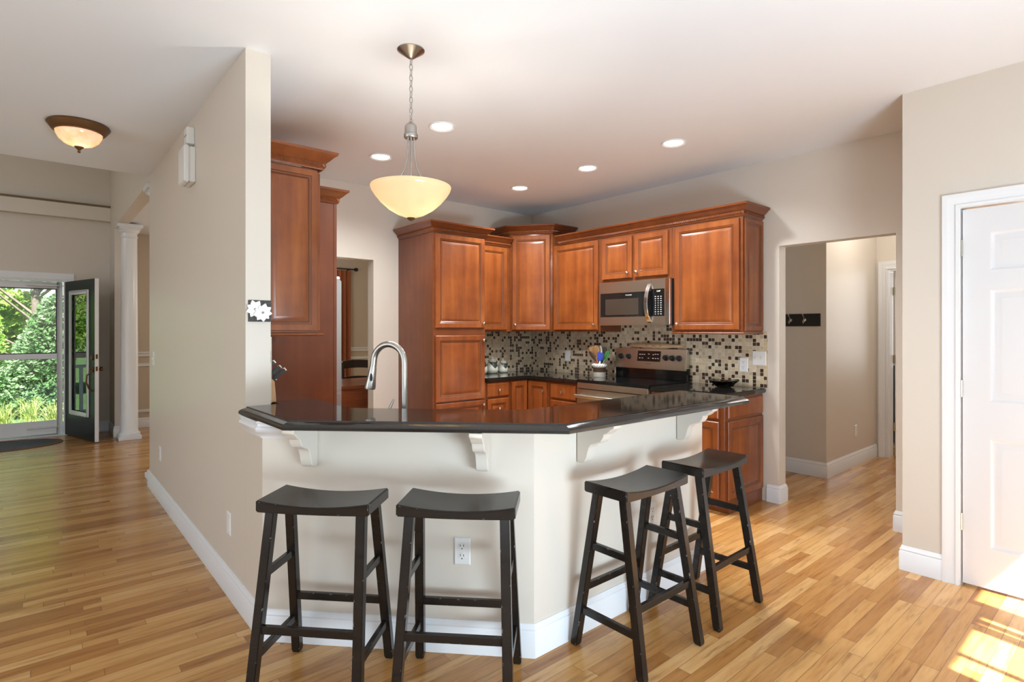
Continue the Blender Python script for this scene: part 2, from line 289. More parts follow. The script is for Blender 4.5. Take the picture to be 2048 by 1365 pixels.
# ------------------------------------------------------------------ mesh builder
def tag(o, label=None, cat=None, group=None, kind=None):
    if label: o['label'] = label
    if cat: o['category'] = cat
    if group: o['group'] = group
    if kind: o['kind'] = kind
    return o
def thing(name, label, cat, loc=(0, 0, 0), rz=0.0, group=None):
    o = bpy.data.objects.new(name, None); o.empty_display_size = 0.05; COL.objects.link(o)
    o.location = loc; o.rotation_euler = (0, 0, rz); return tag(o, label, cat, group)
class B:
    def __init__(s): s.v = []; s.f = []
    def add(s, vs, fs):
        n = len(s.v); s.v += [tuple(p) for p in vs]; s.f += [tuple(i + n for i in f) for f in fs]; return s
    def box(s, x0, y0, z0, x1, y1, z1):
        x0, x1 = sorted((x0, x1)); y0, y1 = sorted((y0, y1)); z0, z1 = sorted((z0, z1))
        return s.add([(x0, y0, z0), (x1, y0, z0), (x1, y1, z0), (x0, y1, z0), (x0, y0, z1), (x1, y0, z1), (x1, y1, z1), (x0, y1, z1)],
                     [(0, 3, 2, 1), (4, 5, 6, 7), (0, 1, 5, 4), (1, 2, 6, 5), (2, 3, 7, 6), (3, 0, 4, 7)])
    def bar(s, p0, p1, w, h, up=(0, 0, 1)):
        p0, p1 = Vector(p0), Vector(p1); d = (p1 - p0).normalized(); a = d.cross(Vector(up))
        if a.length < 1e-4: a = d.cross(Vector((1, 0, 0)))
        a.normalize(); b = a.cross(d).normalized(); vs = []
        for p in (p0, p1):
            for i, j in ((-1, -1), (1, -1), (1, 1), (-1, 1)): vs.append(p + a * (i * w / 2) + b * (j * h / 2))
        return s.add(vs, [(0, 1, 2, 3), (7, 6, 5, 4), (0, 4, 5, 1), (1, 5, 6, 2), (2, 6, 7, 3), (3, 7, 4, 0)])
    def tube(s, pts, r, n=10, caps=True, closed=False):
        pts = [Vector(p) for p in pts]; m = len(pts); rs = r if isinstance(r, (list, tuple)) else [r] * m
        prev = None; base = len(s.v)
        for i, p in enumerate(pts):
            if closed: t = (pts[(i + 1) % m] - pts[i - 1]).normalized()
            else: t = (pts[min(i + 1, m - 1)] - pts[max(i - 1, 0)]).normalized()
            if prev is None:
                a = t.cross(Vector((0, 0, 1)))
                if a.length < 1e-3: a = t.cross(Vector((1, 0, 0)))
            else: a = prev - t * prev.dot(t)
            a.normalize(); prev = a; b = t.cross(a)
            for k in range(n):
                an = 2 * math.pi * k / n; s.v.append(tuple(p + (a * math.cos(an) + b * math.sin(an)) * rs[i]))
        for i in range(m if closed else m - 1):
            j = (i + 1) % m
            for k in range(n):
                k2 = (k + 1) % n; s.f.append((base + i * n + k, base + i * n + k2, base + j * n + k2, base + j * n + k))
        if caps and not closed:
            s.f.append(tuple(base + k for k in reversed(range(n)))); s.f.append(tuple(base + (m - 1) * n + k for k in range(n)))
        return s
    def lathe(s, prof, c=(0, 0, 0), n=32, axis='z', closed=False):
        base = len(s.v); m = len(prof)
        for r, h in prof:
            for k in range(n):
                an = 2 * math.pi * k / n; x, y = r * math.cos(an), r * math.sin(an)
                p = {'z': (x, y, h), 'x': (h, x, y), 'y': (x, h, y)}[axis]
                s.v.append((p[0] + c[0], p[1] + c[1], p[2] + c[2]))
        for i in range(m if closed else m - 1):
            j = (i + 1) % m
            for k in range(n):
                k2 = (k + 1) % n; s.f.append((base + i * n + k, base + i * n + k2, base + j * n + k2, base + j * n + k))
        if not closed:
            if prof[0][0] > 1e-6: s.f.append(tuple(base + k for k in reversed(range(n))))
            if prof[-1][0] > 1e-6: s.f.append(tuple(base + (m - 1) * n + k for k in range(n)))
        return s
    def prism(s, poly, z0, z1):
        n = len(poly); vs = [(x, y, z0) for x, y in poly] + [(x, y, z1) for x, y in poly]
        return s.add(vs, [tuple(reversed(range(n))), tuple(range(n, 2 * n))] + [(i, (i + 1) % n, n + (i + 1) % n, n + i) for i in range(n)])
    def rings(s, rr, cap0=True, cap1=True):
        n = len(rr[0]); base = len(s.v)
        for r in rr: s.v += [tuple(p) for p in r]
        for i in range(len(rr) - 1):
            for k in range(n):
                k2 = (k + 1) % n; s.f.append((base + i * n + k, base + i * n + k2, base + (i + 1) * n + k2, base + (i + 1) * n + k))
        if cap0: s.f.append(tuple(base + k for k in reversed(range(n))))
        if cap1: s.f.append(tuple(base + (len(rr) - 1) * n + k for k in range(n)))
        return s
    def sweep(s, path, prof, z0=0.0, closed=False):
        """profile (out, up) swept along a plan path; out is to the right of travel; mitred corners"""
        m = len(path); P = [Vector((p[0], p[1])) for p in path]; rr = []
        for i in range(m):
            ds = []
            if i > 0 or closed: ds.append((P[i] - P[i - 1]).normalized())
            if i < m - 1 or closed: ds.append((P[(i + 1) % m] - P[i]).normalized())
            ns = [Vector((d.y, -d.x)) for d in ds]
            nn = ns[0] if len(ns) == 1 else (ns[0] + ns[1]) / max(0.15, 1 + ns[0].dot(ns[1]))
            rr.append([(P[i].x + nn.x * o, P[i].y + nn.y * o, z0 + u) for o, u in prof])
        if closed: rr.append(rr[0])
        return s.rings(rr, not closed, not closed)
    def build(s, name, mat, parent=None, loc=None, rz=None, smooth=35, bevel=0.0, seg=2):
        me = bpy.data.meshes.new(name); me.from_pydata(s.v, [], s.f)
        bm = bmesh.new(); bm.from_mesh(me); bmesh.ops.remove_doubles(bm, verts=bm.verts, dist=1e-5)
        bmesh.ops.recalc_face_normals(bm, faces=bm.faces)
        if bevel:
            ed = [e for e in bm.edges if len(e.link_faces) == 2 and e.calc_face_angle(0) > R(30)]
            bmesh.ops.bevel(bm, geom=ed, offset=bevel, segments=seg, affect='EDGES', clamp_overlap=True)
        bm.to_mesh(me); bm.free()
        if smooth:
            me.polygons.foreach_set('use_smooth', [True] * len(me.polygons)); me.set_sharp_from_angle(angle=R(smooth))
        me.materials.append(M[mat] if isinstance(mat, str) else mat)
        o = bpy.data.objects.new(name, me); COL.objects.link(o)
        if parent is not None: o.parent = parent
        if loc: o.location = loc
        if rz is not None: o.rotation_euler = (0, 0, rz)
        return o
def structure(b, name, mat, label=None, cat='structure', **kw):
    o = b.build(name, mat, **kw); return tag(o, label, cat, kind='structure')
def arc(cx, cy, r, a0, a1, n):
    return [(cx + r * math.cos(R(a0 + (a1 - a0) * i / n)), cy + r * math.sin(R(a0 + (a1 - a0) * i / n))) for i in range(n + 1)]
def text(s, size, name, mat, parent, loc, rot, label=None):
    c = bpy.data.curves.new(name, 'FONT'); c.body = s; c.size = size; c.align_x = 'CENTER'; c.align_y = 'CENTER'; c.extrude = 0.0003
    t = bpy.data.objects.new(name, c); COL.objects.link(t); dg = bpy.context.evaluated_depsgraph_get()
    me = bpy.data.meshes.new_from_object(t.evaluated_get(dg)); bpy.data.objects.remove(t)
    me.materials.clear(); me.materials.append(M[mat]); o = bpy.data.objects.new(name, me); COL.objects.link(o)
    o.parent = parent; o.location = loc; o.rotation_euler = rot
    if label: o['label'] = label
    return o

# ------------------------------------------------------------------ setting
CH = 2.743; XL0, XL1 = 0.77, 0.886; XS = 4.49; YB = 4.89; YF = 9.4; YW = -1.2
structure(B().box(-4.1, YW - 0.1, -0.1, 9.3, 9.52, 0), 'floor', 'floor', 'honey oak strip floor running through kitchen, hall and foyer', 'floor')
b = B().box(-4.1, YW - 0.1, CH, 9.3, 5.83, CH + 0.12).box(0.9, 5.83, CH, 9.3, 9.52, CH + 0.12)
structure(b, 'ceiling', 'ceiling', 'flat white ceiling over kitchen and living area', 'ceiling')
structure(B().box(-2.3, 5.71, 3.7, 0.9, 9.52, 3.8), 'ceiling_foyer', 'ceiling', 'high white ceiling of the two storey foyer', 'ceiling')
def wallx(x0, x1, y0, y1, z0, z1, holes=()):      # wall of thickness x0..x1 running along y
    b = B(); y = y0
    for ya, yb, za, zb in sorted(holes):
        if ya > y: b.box(x0, y, z0, x1, ya, z1)
        if za > z0: b.box(x0, ya, z0, x1, yb, za)
        if zb < z1: b.box(x0, ya, zb, x1, yb, z1)
        y = yb
    if y < y1: b.box(x0, y, z0, x1, y1, z1)
    return b
def wally(y0, y1, x0, x1, z0, z1, holes=()):
    b = wallx(y0, y1, x0, x1, z0, z1, holes); b.v = [(v[1], v[0], v[2]) for v in b.v]; return b
structure(wallx(XL0, XL1, 2.87, 5.83, 0, CH), 'wall_left', 'wall', 'long beige wall ending in a pale pier beside the bar', 'wall')
AW0, AW1 = (0.77, 2.61), (1.6, 1.725)
ad = Vector((AW1[0] - AW0[0], AW1[1] - AW0[1])).normalized(); an = Vector((ad.y, -ad.x))   # outward normal (towards camera)
half = [(XL0, 2.869), AW0, AW1, (2.92, 1.725), (2.92, 1.84), (1.652, 1.84), (XL1, 2.657), (XL1, 2.869)]
structure(B().prism(half, 0, 0.979), 'wall_bar', 'wall', 'angled cream half wall under the raised bar top', 'half wall')
structure(wally(YB, YB + 0.115, XL1, XS, 0, CH, [(1.66, 2.45, 0, 2.05)]), 'wall_back', 'wall', 'beige kitchen back wall with open doorway to dining room', 'wall')
structure(wallx(XS, XS + 0.115, 0.975, YB + 0.115, 0, CH, [(1.19, 1.98, 0, 2.05)]), 'wall_right', 'wall', 'beige range wall with open passage to the hall', 'wall')
structure(wallx(3.8, 3.915, YW, 0.975, 0, CH, [(-0.1, 0.715, 0, 2.045)]).box(3.915, 0.86, 0, XS, 0.975, CH), 'wall_near', 'wall', 'beige wall around the white six panel door', 'wall')
WH = 2.69
structure(wally(YW - 0.12, YW, -4.0, 3.2, 0, CH, [(-3.6, -2.6, 0.3, 2.4), (-2.4, -1.4, 0.3, 2.4), (-0.3, 0.72, 0.08, WH), (0.85, 1.85, 0.08, WH), (2.46, 2.62, 0.08, WH), (2.635, 2.93, 0.08, WH), (2.99, 3.02, 0.08, WH), (3.05, 3.10, 0.08, WH)]).box(3.2, YW - 0.12, 0, 3.26, -0.93, CH), 'wall_rear', 'wall')
structure(wally(-1.05, -0.93, 3.26, 3.8, 0, CH, [(3.30, 3.78, 0.08, WH)]), 'wall_rear_return', 'wall')  # unseen wall jog, placed so the sun patch falls on the white door
structure(wallx(-4.12, -4.0, YW, 5.95, 0, CH, [(1.2, 2.6, 0.6, 2.3), (2.8, 4.2, 0.6, 2.3)]), 'wall_living', 'wall')
structure(wally(5.83, 5.95, -4.0, -2.3, 0, CH).box(-2.3, 5.71, CH + 0.12, 0.9, 5.83, 3.7), 'wall_foyer_opening', 'wall', 'wall above the opening between living area and foyer', 'wall')
structure(wallx(-2.42, -2.3, 5.95, 9.52, 0, 3.7, [(6.7, 8.5, 2.85, 3.55)]), 'wall_foyer_left', 'wall')  # unseen; high opening added to go with the foyer fill
structure(wally(YF, YF + 0.12, -2.3, 0.9, 0, 3.7, [(-0.70, 0.31, 0, 2.04)]), 'wall_front', 'wall', 'grey beige foyer wall around the front door', 'wall')
structure(B().box(0.78, 5.83, 2.72, 0.9, YF, 3.7).box(0.78, 8.79, 0, 0.9, YF, 2.72), 'wall_header', 'wall', 'beige header wall over the columned dining room opening', 'wall')
structure(wally(YF, YF + 0.12, 0.9, 5.4, 0, CH, [(2.5, 4.02, 0.7, 2.25)]).box(5.3, 5.005, 0, 5.4, YF, CH), 'wall_dining', 'tan_wall', 'tan dining room wall with chair rail behind the doorway', 'wall')
structure(B().box(5.6, 2.037, 0, 7.0, 2.15, CH).box(5.6, 2.15, 0, 5.715, 5.0, CH).box(4.605, 4.9, 0, 5.6, 5.0, CH), 'wall_hall', 'wall', 'beige hall wall with a jutting corner and coat hooks', 'wall')
structure(wallx(7.0, 7.115, 0.9, 2.15, 0, CH, [(1.10, 1.93, 0, 2.04)]).box(4.605, 0.86, 0, 7.115, 0.975, CH), 'wall_hall_end', 'wall', 'hall end wall holding the open white door', 'wall')
structure(B().box(7.115, 2.9, 0, 9.3, 3.0, CH).box(7.115, 0.2, 0, 9.3, 0.3, CH).box(9.2, 0.3, 0, 9.3, 2.9, CH), 'wall_side_room', 'wall')

# trims
BB = [(0, 0), (0.014, 0), (0.014, 0.105), (0.010, 0.112), (0.012, 0.120), (0.006, 0.132), (0.004, 0.14), (0, 0.14)]
e = 0.0006
def baseboard(path, name, label):
    structure(B().sweep(path, BB, e), name, 'trim', label, 'baseboard')
baseboard([(XL0 + 0.1, 5.831), (XL0, 5.831), (XL0, 2.61), AW1, (2.92, 1.725), (2.92, 1.84)], 'baseboard_left', 'white baseboard along the long beige wall and around the bar')
baseboard([(XS - 0.05, 0.975), (3.8, 0.975), (3.8, 0.785)], 'baseboard_near', 'white baseboard beside the white six panel door')
baseboard([(XS, 2.075), (XS, 1.98), (XS + 0.115, 1.98), (XS + 0.115, 4.9)], 'baseboard_right', 'white baseboard block at the end of the range wall')
baseboard([(XS + 0.115, 1.19), (XS, 1.19), (XS, 0.99)], 'baseboard_passage', 'short white baseboard at the right of the hall passage')
baseboard([(5.6, 4.9), (5.6, 2.037), (6.985, 2.037)], 'baseboard_hall', 'white baseboard round the jutting hall corner')
baseboard([(0.42, YF), (0.78, YF), (0.78, 8.79), (0.9, 8.79)], 'baseboard_foyer', 'grey white baseboard to the right of the front door')
baseboard([(0.9, YF), (5.3, YF)], 'baseboard_dining', 'white baseboard under the dining room wainscot')
CR = [(0, 0), (0.010, 0), (0.022, 0.022), (0.024, 0.045), (0.010, 0.055), (0.010, 0.065), (0, 0.065)]
b = B().sweep([(0.9, YF), (2.4, YF)], [(0, 0), (0.02, 0), (0.02, 0.03), (0.035, 0.05), (0.035, 0.065), (0, 0.065)], 1.01).sweep([(0.9, YF), (2.4, YF)], [(0, 0), (0.015, 0), (0.015, 0.04), (0, 0.04)], 0.87).sweep([(0.9, YF), (2.4, YF)], [(0, 0), (0.015, 0), (0.015, 0.04), (0, 0.04)], 0.22)
b.sweep([(4.05, YF), (5.3, YF)], [(0, 0), (0.02, 0), (0.02, 0.03), (0.035, 0.05), (0.035, 0.065), (0, 0.065)], 1.01).sweep([(4.05, YF), (5.3, YF)], [(0, 0), (0.015, 0), (0.015, 0.04), (0, 0.04)], 0.87)
structure(b, 'trim_1', 'trim', 'white chair rail moulding on the dining room wall', 'moulding')
UT = [(0, 0), (0.012, 0.0), (0.014, 0.012), (0.024, 0.022), (0.026, 0.034), (0.020, 0.036), (0.020, 0.044), (0, 0.044)]
UT2 = [(0, 0), (0.006, 0), (0.010, 0.012), (0.020, 0.024), (0.030, 0.032), (0.034, 0.044), (0.030, 0.052), (0.024, 0.054), (0.024, 0.066), (0.030, 0.070), (0.030, 0.078), (0, 0.078)]
structure(B().sweep([(XL0, 2.86), AW0, (AW0[0] + ad.x * 0.17, AW0[1] + ad.y * 0.17)], UT2, 0.900), 'trim_2', 'trim', 'stepped cream moulding under the left corner of the bar top', 'moulding')
structure(B().sweep([(AW0[0] + ad.x * 0.175, AW0[1] + ad.y * 0.175), AW1, (2.92, 1.725)], [(0, 0), (0.003, 0), (0.003, 0.03), (0, 0.03)], 0.949), 'trim_3', 'trim', 'thin cream strip under the bar top overhang', 'moulding')
# shelf ledge over the front door
structure(B().box(-2.3, YF - 0.12, 2.855, 0.779, YF, 3.035), 'trim_4', 'wall', 'pale boxed ledge high on the foyer wall', 'ledge')
structure(B().box(-2.3, YF - 0.125, 3.036, 0.779, YF, 3.062), 'trim_5', 'ledge_brown', 'thin dark line along the top of the foyer ledge', 'ledge')  # thin dark brown strip along the ledge top
# foyer sides of the living room opening are plain; windows of the rear wall
def window(n, x0, x1, z0, z1, y, bars=()):
    b = B()
    for a, c in ((x0, x0 + 0.04), (x1 - 0.04, x1)): b.box(a, y - 0.08, z0, c, y - 0.03, z1)
    b.box(x0 + 0.04, y - 0.08, z0, x1 - 0.04, y - 0.03, z0 + 0.05).box(x0 + 0.04, y - 0.08, z1 - 0.04, x1 - 0.04, y - 0.03, z1)
    r = structure(b, 'window_%d' % n, 'trim')
    B().box(x0 + 0.04, y - 0.06, z0 + 0.05, x1 - 0.04, y - 0.055, z1 - 0.04).build('window_pane', 'glass', r)
for k, (x0, x1, z0, z1) in enumerate([(-3.6, -2.6, 0.3, 2.4), (-2.4, -1.4, 0.3, 2.4), (-0.3, 0.72, 0.08, WH), (0.85, 1.85, 0.08, WH)]): window(k + 1, x0, x1, z0, z1, YW)

# ------------------------------------------------------------------ white door on the near wall (door_2)
def casing(path_w, h, w=0.07):
    pass
def six_panel(b, wd, ht, th, rows, stile=0.115, mul=0.11):
    """door slab in local x (width) z (height); faces at y=0 (front) and y=th (back) with recessed raised panels"""
    cols = [(stile, (wd - mul) / 2), ((wd + mul) / 2, wd - stile)]
    xs = [0, cols[0][0], cols[0][1], cols[1][0], cols[1][1], wd]; zs = [0]
    for a, c in rows: zs += [a, c]
    zs.append(ht)
    for face, sg in ((0.0, 1), (th, -1)):
        for i in range(5):
            for j in range(len(zs) - 1):
                x0, x1, z0, z1 = xs[i], xs[i + 1], zs[j], zs[j + 1]
                if i in (1, 3) and j % 2 == 1:
                    rr = []
                    for ins, dep in ((0, 0), (0.012, 0.009), (0.02, 0.010), (0.045, 0.003), (0.05, 0.003)):
                        rr.append([(x0 + ins, face + sg * dep, z0 + ins), (x1 - ins, face + sg * dep, z0 + ins), (x1 - ins, face + sg * dep, z1 - ins), (x0 + ins, face + sg * dep, z1 - ins)])
                    b.rings(rr, False, True)
                else: b.add([(x0, face, z0), (x1, face, z0), (x1, face, z1), (x0, face, z1)], [(0, 1, 2, 3)])
    b.add([(0, 0, 0), (0, th, 0), (0, th, ht), (0, 0, ht)], [(0, 1, 2, 3)]); b.add([(wd, 0, 0), (wd, th, 0), (wd, th, ht), (wd, 0, ht)], [(0, 1, 2, 3)])
    b.add([(0, 0, 0), (wd, 0, 0), (wd, th, 0), (0, th, 0)], [(0, 1, 2, 3)]); b.add([(0, 0, ht), (wd, 0, ht), (wd, th, ht), (0, th, ht)], [(0, 1, 2, 3)])
    return b
CASE = [(0, 0), (0.016, 0), (0.019, 0.012), (0.013, 0.022), (0.013, 0.035), (0.010, 0.048), (0.011, 0.058), (0.008, 0.068), (0, 0.068)]
def door_casing(w, h, cw=0.072):
    """casing around an opening in local coords: opening x 0..w, z 0..h, wall face at y=0, projecting to -y"""
    pr = [(0.0, 0.0), (0.0, 0.013), (0.012, 0.016), (0.020, 0.010), (0.046, 0.014), (0.055, 0.019), (cw, 0.019), (cw, 0.0)]
    rr = []
    for (sx, px, pz, up) in ((-1, 0, 0, 0), (-1, 0, h, 1), (1, w, h, 1), (1, w, 0, 0)):
        rr.append([(px + sx * a, -d, pz + (a if up else 0)) for a, d in pr])
    return B().rings(rr)
d2 = tag(bpy.data.objects.new('door_2', None), 'white six panel door standing in sunlight at the right', 'door', kind='structure'); COL.objects.link(d2)
d2.location = (3.8, 0.715, 0.0); d2.rotation_euler = (0, 0, R(-90))
door_casing(0.815, 2.045).build('casing', 'trim', d2)
B().box(0.0, 0.0, 0, 0.004, 0.115, 2.045).box(0.811, 0, 0, 0.815, 0.115, 2.045).box(0.004, 0, 2.041, 0.811, 0.115, 2.045).box(0.004, 0.062, 0, 0.016, 0.08, 2.041).build('jamb', 'trim', d2)
leaf_o = six_panel(B(), 0.797, 2.018, 0.035, [(0.215, 0.79), (0.99, 1.58), (1.685, 1.885)]).build('door_leaf', 'door_white', d2, loc=(0.011, 0.02, 0.014))
for z in (0.3, 1.02, 1.78): B().tube([(0.007, 0.012, z), (0.007, 0.012, z + 0.09)], 0.006, 8).build('hinge', 'steel', d2)
B().lathe([(0.03, 0), (0.03, -0.006), (0.012, -0.01), (0.012, -0.035), (0.026, -0.045), (0.028, -0.058), (0.018, -0.068), (0.0, -0.07)], (0.735, 0, 0.95), 20, 'y').build('door_knob', 'nickel', leaf_o)

# hall door (door_3)
d3 = tag(bpy.data.objects.new('door_3', None), 'half hidden white hall door standing open on three hinges', 'door', kind='structure'); COL.objects.link(d3)
d3.location = (7.0, 1.93, 0); d3.rotation_euler = (0, 0, R(-90))
door_casing(0.83, 2.04, 0.085).build('casing', 'trim', d3)
B().box(0.0, 0.0, 0, 0.02, 0.115, 2.04).box(0.81, 0, 0, 0.83, 0.115, 2.04).box(0.02, 0, 2.02, 0.81, 0.115, 2.04).build('jamb', 'trim', d3)
lf = six_panel(B(), 0.78, 2.0, 0.035, [(0.215, 0.79), (0.99, 1.58), (1.685, 1.885)]).build('door_leaf', 'door_white', d3, loc=(0.065, 0.125, 0.012), rz=R(80))
for z in (0.28, 1.02, 1.76): B().box(0.020, 0.10, z, 0.0245, 0.125, z + 0.09).tube([(0.03, 0.120, z), (0.03, 0.120, z + 0.09)], 0.007, 8).build('hinge', 'steel', d3)

# ------------------------------------------------------------------ cabinets
def panel_door(w, h, t=0.02, fr=0.055):
    """mitred raised-panel door, local x 0..w, z 0..h, back at y=0, front at y=-t"""
    b = B(); rr = []
    fr = min(fr, w * 0.28, h * 0.3)
    for ins, y in ((0, 0), (0, -t + 0.004), (0.004, -t), (fr - 0.012, -t + 0.001), (fr - 0.008, -t + 0.004), (fr, -t + 0.005), (fr + 0.006, -t + 0.010), (fr + 0.010, -t + 0.0105), (fr + 0.03, -t + 0.0045), (fr + 0.034, -t + 0.004)):
        rr.append([(ins, y, ins), (w - ins, y, ins), (w - ins, y, h - ins), (ins, y, h - ins)])
    return b.rings(rr)
def slab_front(w, h, t=0.02):
    rr = []
    for ins, y in ((0, 0), (0, -t + 0.007), (0.004, -t + 0.006), (0.010, -t)): rr.append([(ins, y, ins), (w - ins, y, ins), (w - ins, y, h - ins), (ins, y, h - ins)])
    return B().rings(rr)
KN = [(0.006, 0), (0.006, -0.012), (0.012, -0.016), (0.0155, -0.022), (0.014, -0.029), (0.007, -0.033), (0, -0.0335)]
def knob(parent, x, z, y=-0.02): B().lathe(KN, (0, 0, 0), 14, 'y').build('knob', 'knob', parent, loc=(x, y, z))
def glaze(o, t, fr0=0.055):
    """dark glaze rubbed into the grooves of a panelled door"""
    me = o.data; me.materials.append(M['cherry_glaze']); X = [v.co.x for v in me.vertices]; Z = [v.co.z for v in me.vertices]
    x0, x1, z0, z1 = min(X) + 0.01, max(X) - 0.01, min(Z) + 0.01, max(Z) - 0.01
    w, h = x1 - x0 + 0.02, z1 - z0 + 0.02; fr = min(fr0, w * 0.28, h * 0.3)
    for p in me.polygons:
        c = p.center; d = min(c.x - x0, x1 - c.x, c.z - z0, z1 - c.z) + 0.01
        if len(p.vertices) == 4 and fr - 0.012 < d < fr + 0.0095 and c.y > -t + 0.0015: p.material_index = 1
    return o
def add_door(root, x, z, w, h, kpos=None, name='door', drawer=False):
    d = (slab_front(w, h) if drawer else panel_door(w, h)).build(name, 'cherry', root, loc=(x, -0.001, z), smooth=20)
    if not drawer: glaze(d, 0.02)
    if kpos: knob(d, kpos[0], kpos[1])
    return d
def cabinet(name, label, loc, rz, W, D, H, toe=0.0, cat='cabinet', mat='cherry_trim', group=None):
    r = thing(name, label, cat, loc, rz, group); b = B()
    if toe: b.box(0, 0, toe, W, D, H).box(0, 0.07, 0, W, D, toe)
    else: b.box(0, 0, 0, W, D, H)
    b.build('body', mat, r, bevel=0.0015, seg=1); return r
PC = [(0, 0), (0.008, 0), (0.012, 0.010), (0.016, 0.014), (0.016, 0.034), (0.022, 0.040), (0.030, 0.046), (0.042, 0.058), (0.054, 0.070), (0.060, 0.074), (0.066, 0.078), (0.068, 0.092), (0, 0.092)]
def cornice_mesh(path, z):
    b = B().sweep(path, PC, z)
    P = [Vector(p) for p in path]
    for i in range(len(P) - 1):          # twisted rope bead lying in the cove
        d = P[i + 1] - P[i]; L = d.length; d.normalize(); n = Vector((d.y, -d.x)); k = int(L / 0.017)
        for j in range(k):
            c = P[i] + d * (L * (j + 0.5) / k); o = 0.0175
            p0 = Vector((c.x + n.x * o - d.x * 0.0105, c.y + n.y * o - d.y * 0.0105, z + 0.0325)); p1 = Vector((c.x + n.x * o + d.x * 0.0105, c.y + n.y * o + d.y * 0.0105, z + 0.0155))
            m = (p0 + p1) / 2 + Vector((n.x, n.y, 0)) * 0.002
            b.tube([p0, m, p1], [0.0036, 0.0072, 0.0036], 6)
    return b
def light_rail(path, z): return B().sweep(path, [(0, 0), (0.0, -0.012), (0.010, -0.016), (0.014, -0.008), (0.010, 0.0)], z)

UZ, UT_ = 1.365, 2.27          # underside and top of wall cabinets
# left wall cabinet over the knife block (front faces +X)
c = cabinet('wall_cabinet', 'cherry wall cabinet by the pale pier with roped cornice and panelled end', (1.19, 3.05, UZ), R(90), 0.73, 0.303, UT_ - UZ)
for k in (0, 1): add_door(c, 0.01 + k * 0.36, 0.015, 0.35, UT_ - UZ - 0.03, (0.31 if k == 0 else 0.04, 0.06))
ep = panel_door(0.300, 0.885, 0.012, 0.045).build('end_panel', 'cherry', c, loc=(0.0, 0.302, 0.012), rz=R(-90), smooth=20); glaze(ep, 0.012, 0.045)
co = cornice_mesh([(XL1 + 0.002, 3.036), (1.212, 3.036), (1.212, 3.782)], UT_); o = co.build('cornice', 'cherry_trim', c, loc=None, smooth=30)
def local(o, root):
    """re-express a mesh written in world coordinates in its root's frame"""
    m = (Matrix.Translation(root.location) @ root.rotation_euler.to_matrix().to_4x4()).inverted(); o.data.transform(m)
local(o, c)
o = light_rail([(XL1 + 0.002, 3.037), (1.205, 3.037), (1.205, 3.782)], UZ - 0.001).build('light_rail', 'cherry_trim', c); local(o, c)
# refrigerator surround
c = thing('refrigerator_end_panel', 'tall dark cherry side panel with cornice standing before the refrigerator', 'cabinet panel', (XL1 + 0.001, 3.785, 0))
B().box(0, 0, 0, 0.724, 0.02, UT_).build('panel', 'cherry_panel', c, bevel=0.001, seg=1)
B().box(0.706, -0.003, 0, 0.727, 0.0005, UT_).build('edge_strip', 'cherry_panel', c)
o = cornice_mesh([(1.225 + 0.07, 3.784), (1.614, 3.784), (1.614, 4.72)], UT_).build('cornice', 'cherry_trim', c, smooth=30); local(o, c)
c = cabinet('over_refrigerator_cabinet', 'cherry cabinet above the refrigerator behind the tall side panel', (1.605, 3.807, 1.80), R(90), 0.91, 0.715, UT_ - 1.80)
for k in (0, 1): add_door(c, 0.01 + k * 0.45, 0.015, 0.44, 0.44, (0.40 if k == 0 else 0.04, 0.05))
c = thing('refrigerator', 'tall stainless refrigerator showing only its pale door edge beside the cherry panel', 'refrigerator', (1.61, 3.812, 0), R(90))
B().box(0, 0.0, 0.02, 0.90, 0.70, 1.73).box(0.04, 0.05, 0, 0.86, 0.66, 0.02).build('body', 'fridge_steel', c, bevel=0.004)
fd = B().box(0, -0.055, 0.62, 0.90, -0.002, 1.74).build('door', 'fridge_steel', c, bevel=0.008)
B().tube([(0.82, -0.058, 0.75), (0.82, -0.10, 0.79), (0.82, -0.10, 1.6), (0.82, -0.058, 1.64)], 0.012, 10).build('handle', 'chrome', fd)
B().box(0.02, -0.05, 1.742, 0.08, -0.01, 1.765).build('hinge_cap', 'plate', c, bevel=0.004)
fz = B().box(0, -0.055, 0.08, 0.90, -0.002, 0.61).build('freezer_drawer', 'fridge_steel', c, bevel=0.008)
B().tube([(0.08, -0.058, 0.54), (0.10, -0.10, 0.54), (0.80, -0.10, 0.54), (0.82, -0.058, 0.54)], 0.012, 10).build('handle', 'chrome', fz)
# pantry
c = cabinet('pantry_cabinet', 'tall cherry pantry cabinet to the right of the doorway, reaching the floor', (2.72, 4.27, 0), 0, 0.593, 0.618, UT_, 0.1)
add_door(c, 0.020, 1.402, 0.556, 0.855, (0.53, 0.045)); add_door(c, 0.020, 0.725, 0.556, 0.605, (0.53, 0.56)); add_door(c, 0.020, 0.12, 0.556, 0.59, (0.53, 0.55))
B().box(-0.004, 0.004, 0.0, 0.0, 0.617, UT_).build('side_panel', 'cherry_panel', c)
o = cornice_mesh([(2.715, 4.874), (2.715, 4.268), (3.315, 4.268), (3.315, 4.55)], UT_).build('cornice', 'cherry_trim', c, smooth=30); local(o, c)
# back wall upper
c = cabinet('wall_cabinet', 'narrow cherry wall cabinet squeezed between pantry and taller corner cabinet', (3.316, 4.56, UZ), 0, 0.559, 0.328, UT_ - UZ)
add_door(c, 0.03, 0.018, 0.475, UT_ - UZ - 0.035)
o = cornice_mesh([(3.39, 4.559), (3.873, 4.559)], UT_).build('cornice', 'cherry_trim', c, smooth=30); local(o, c)
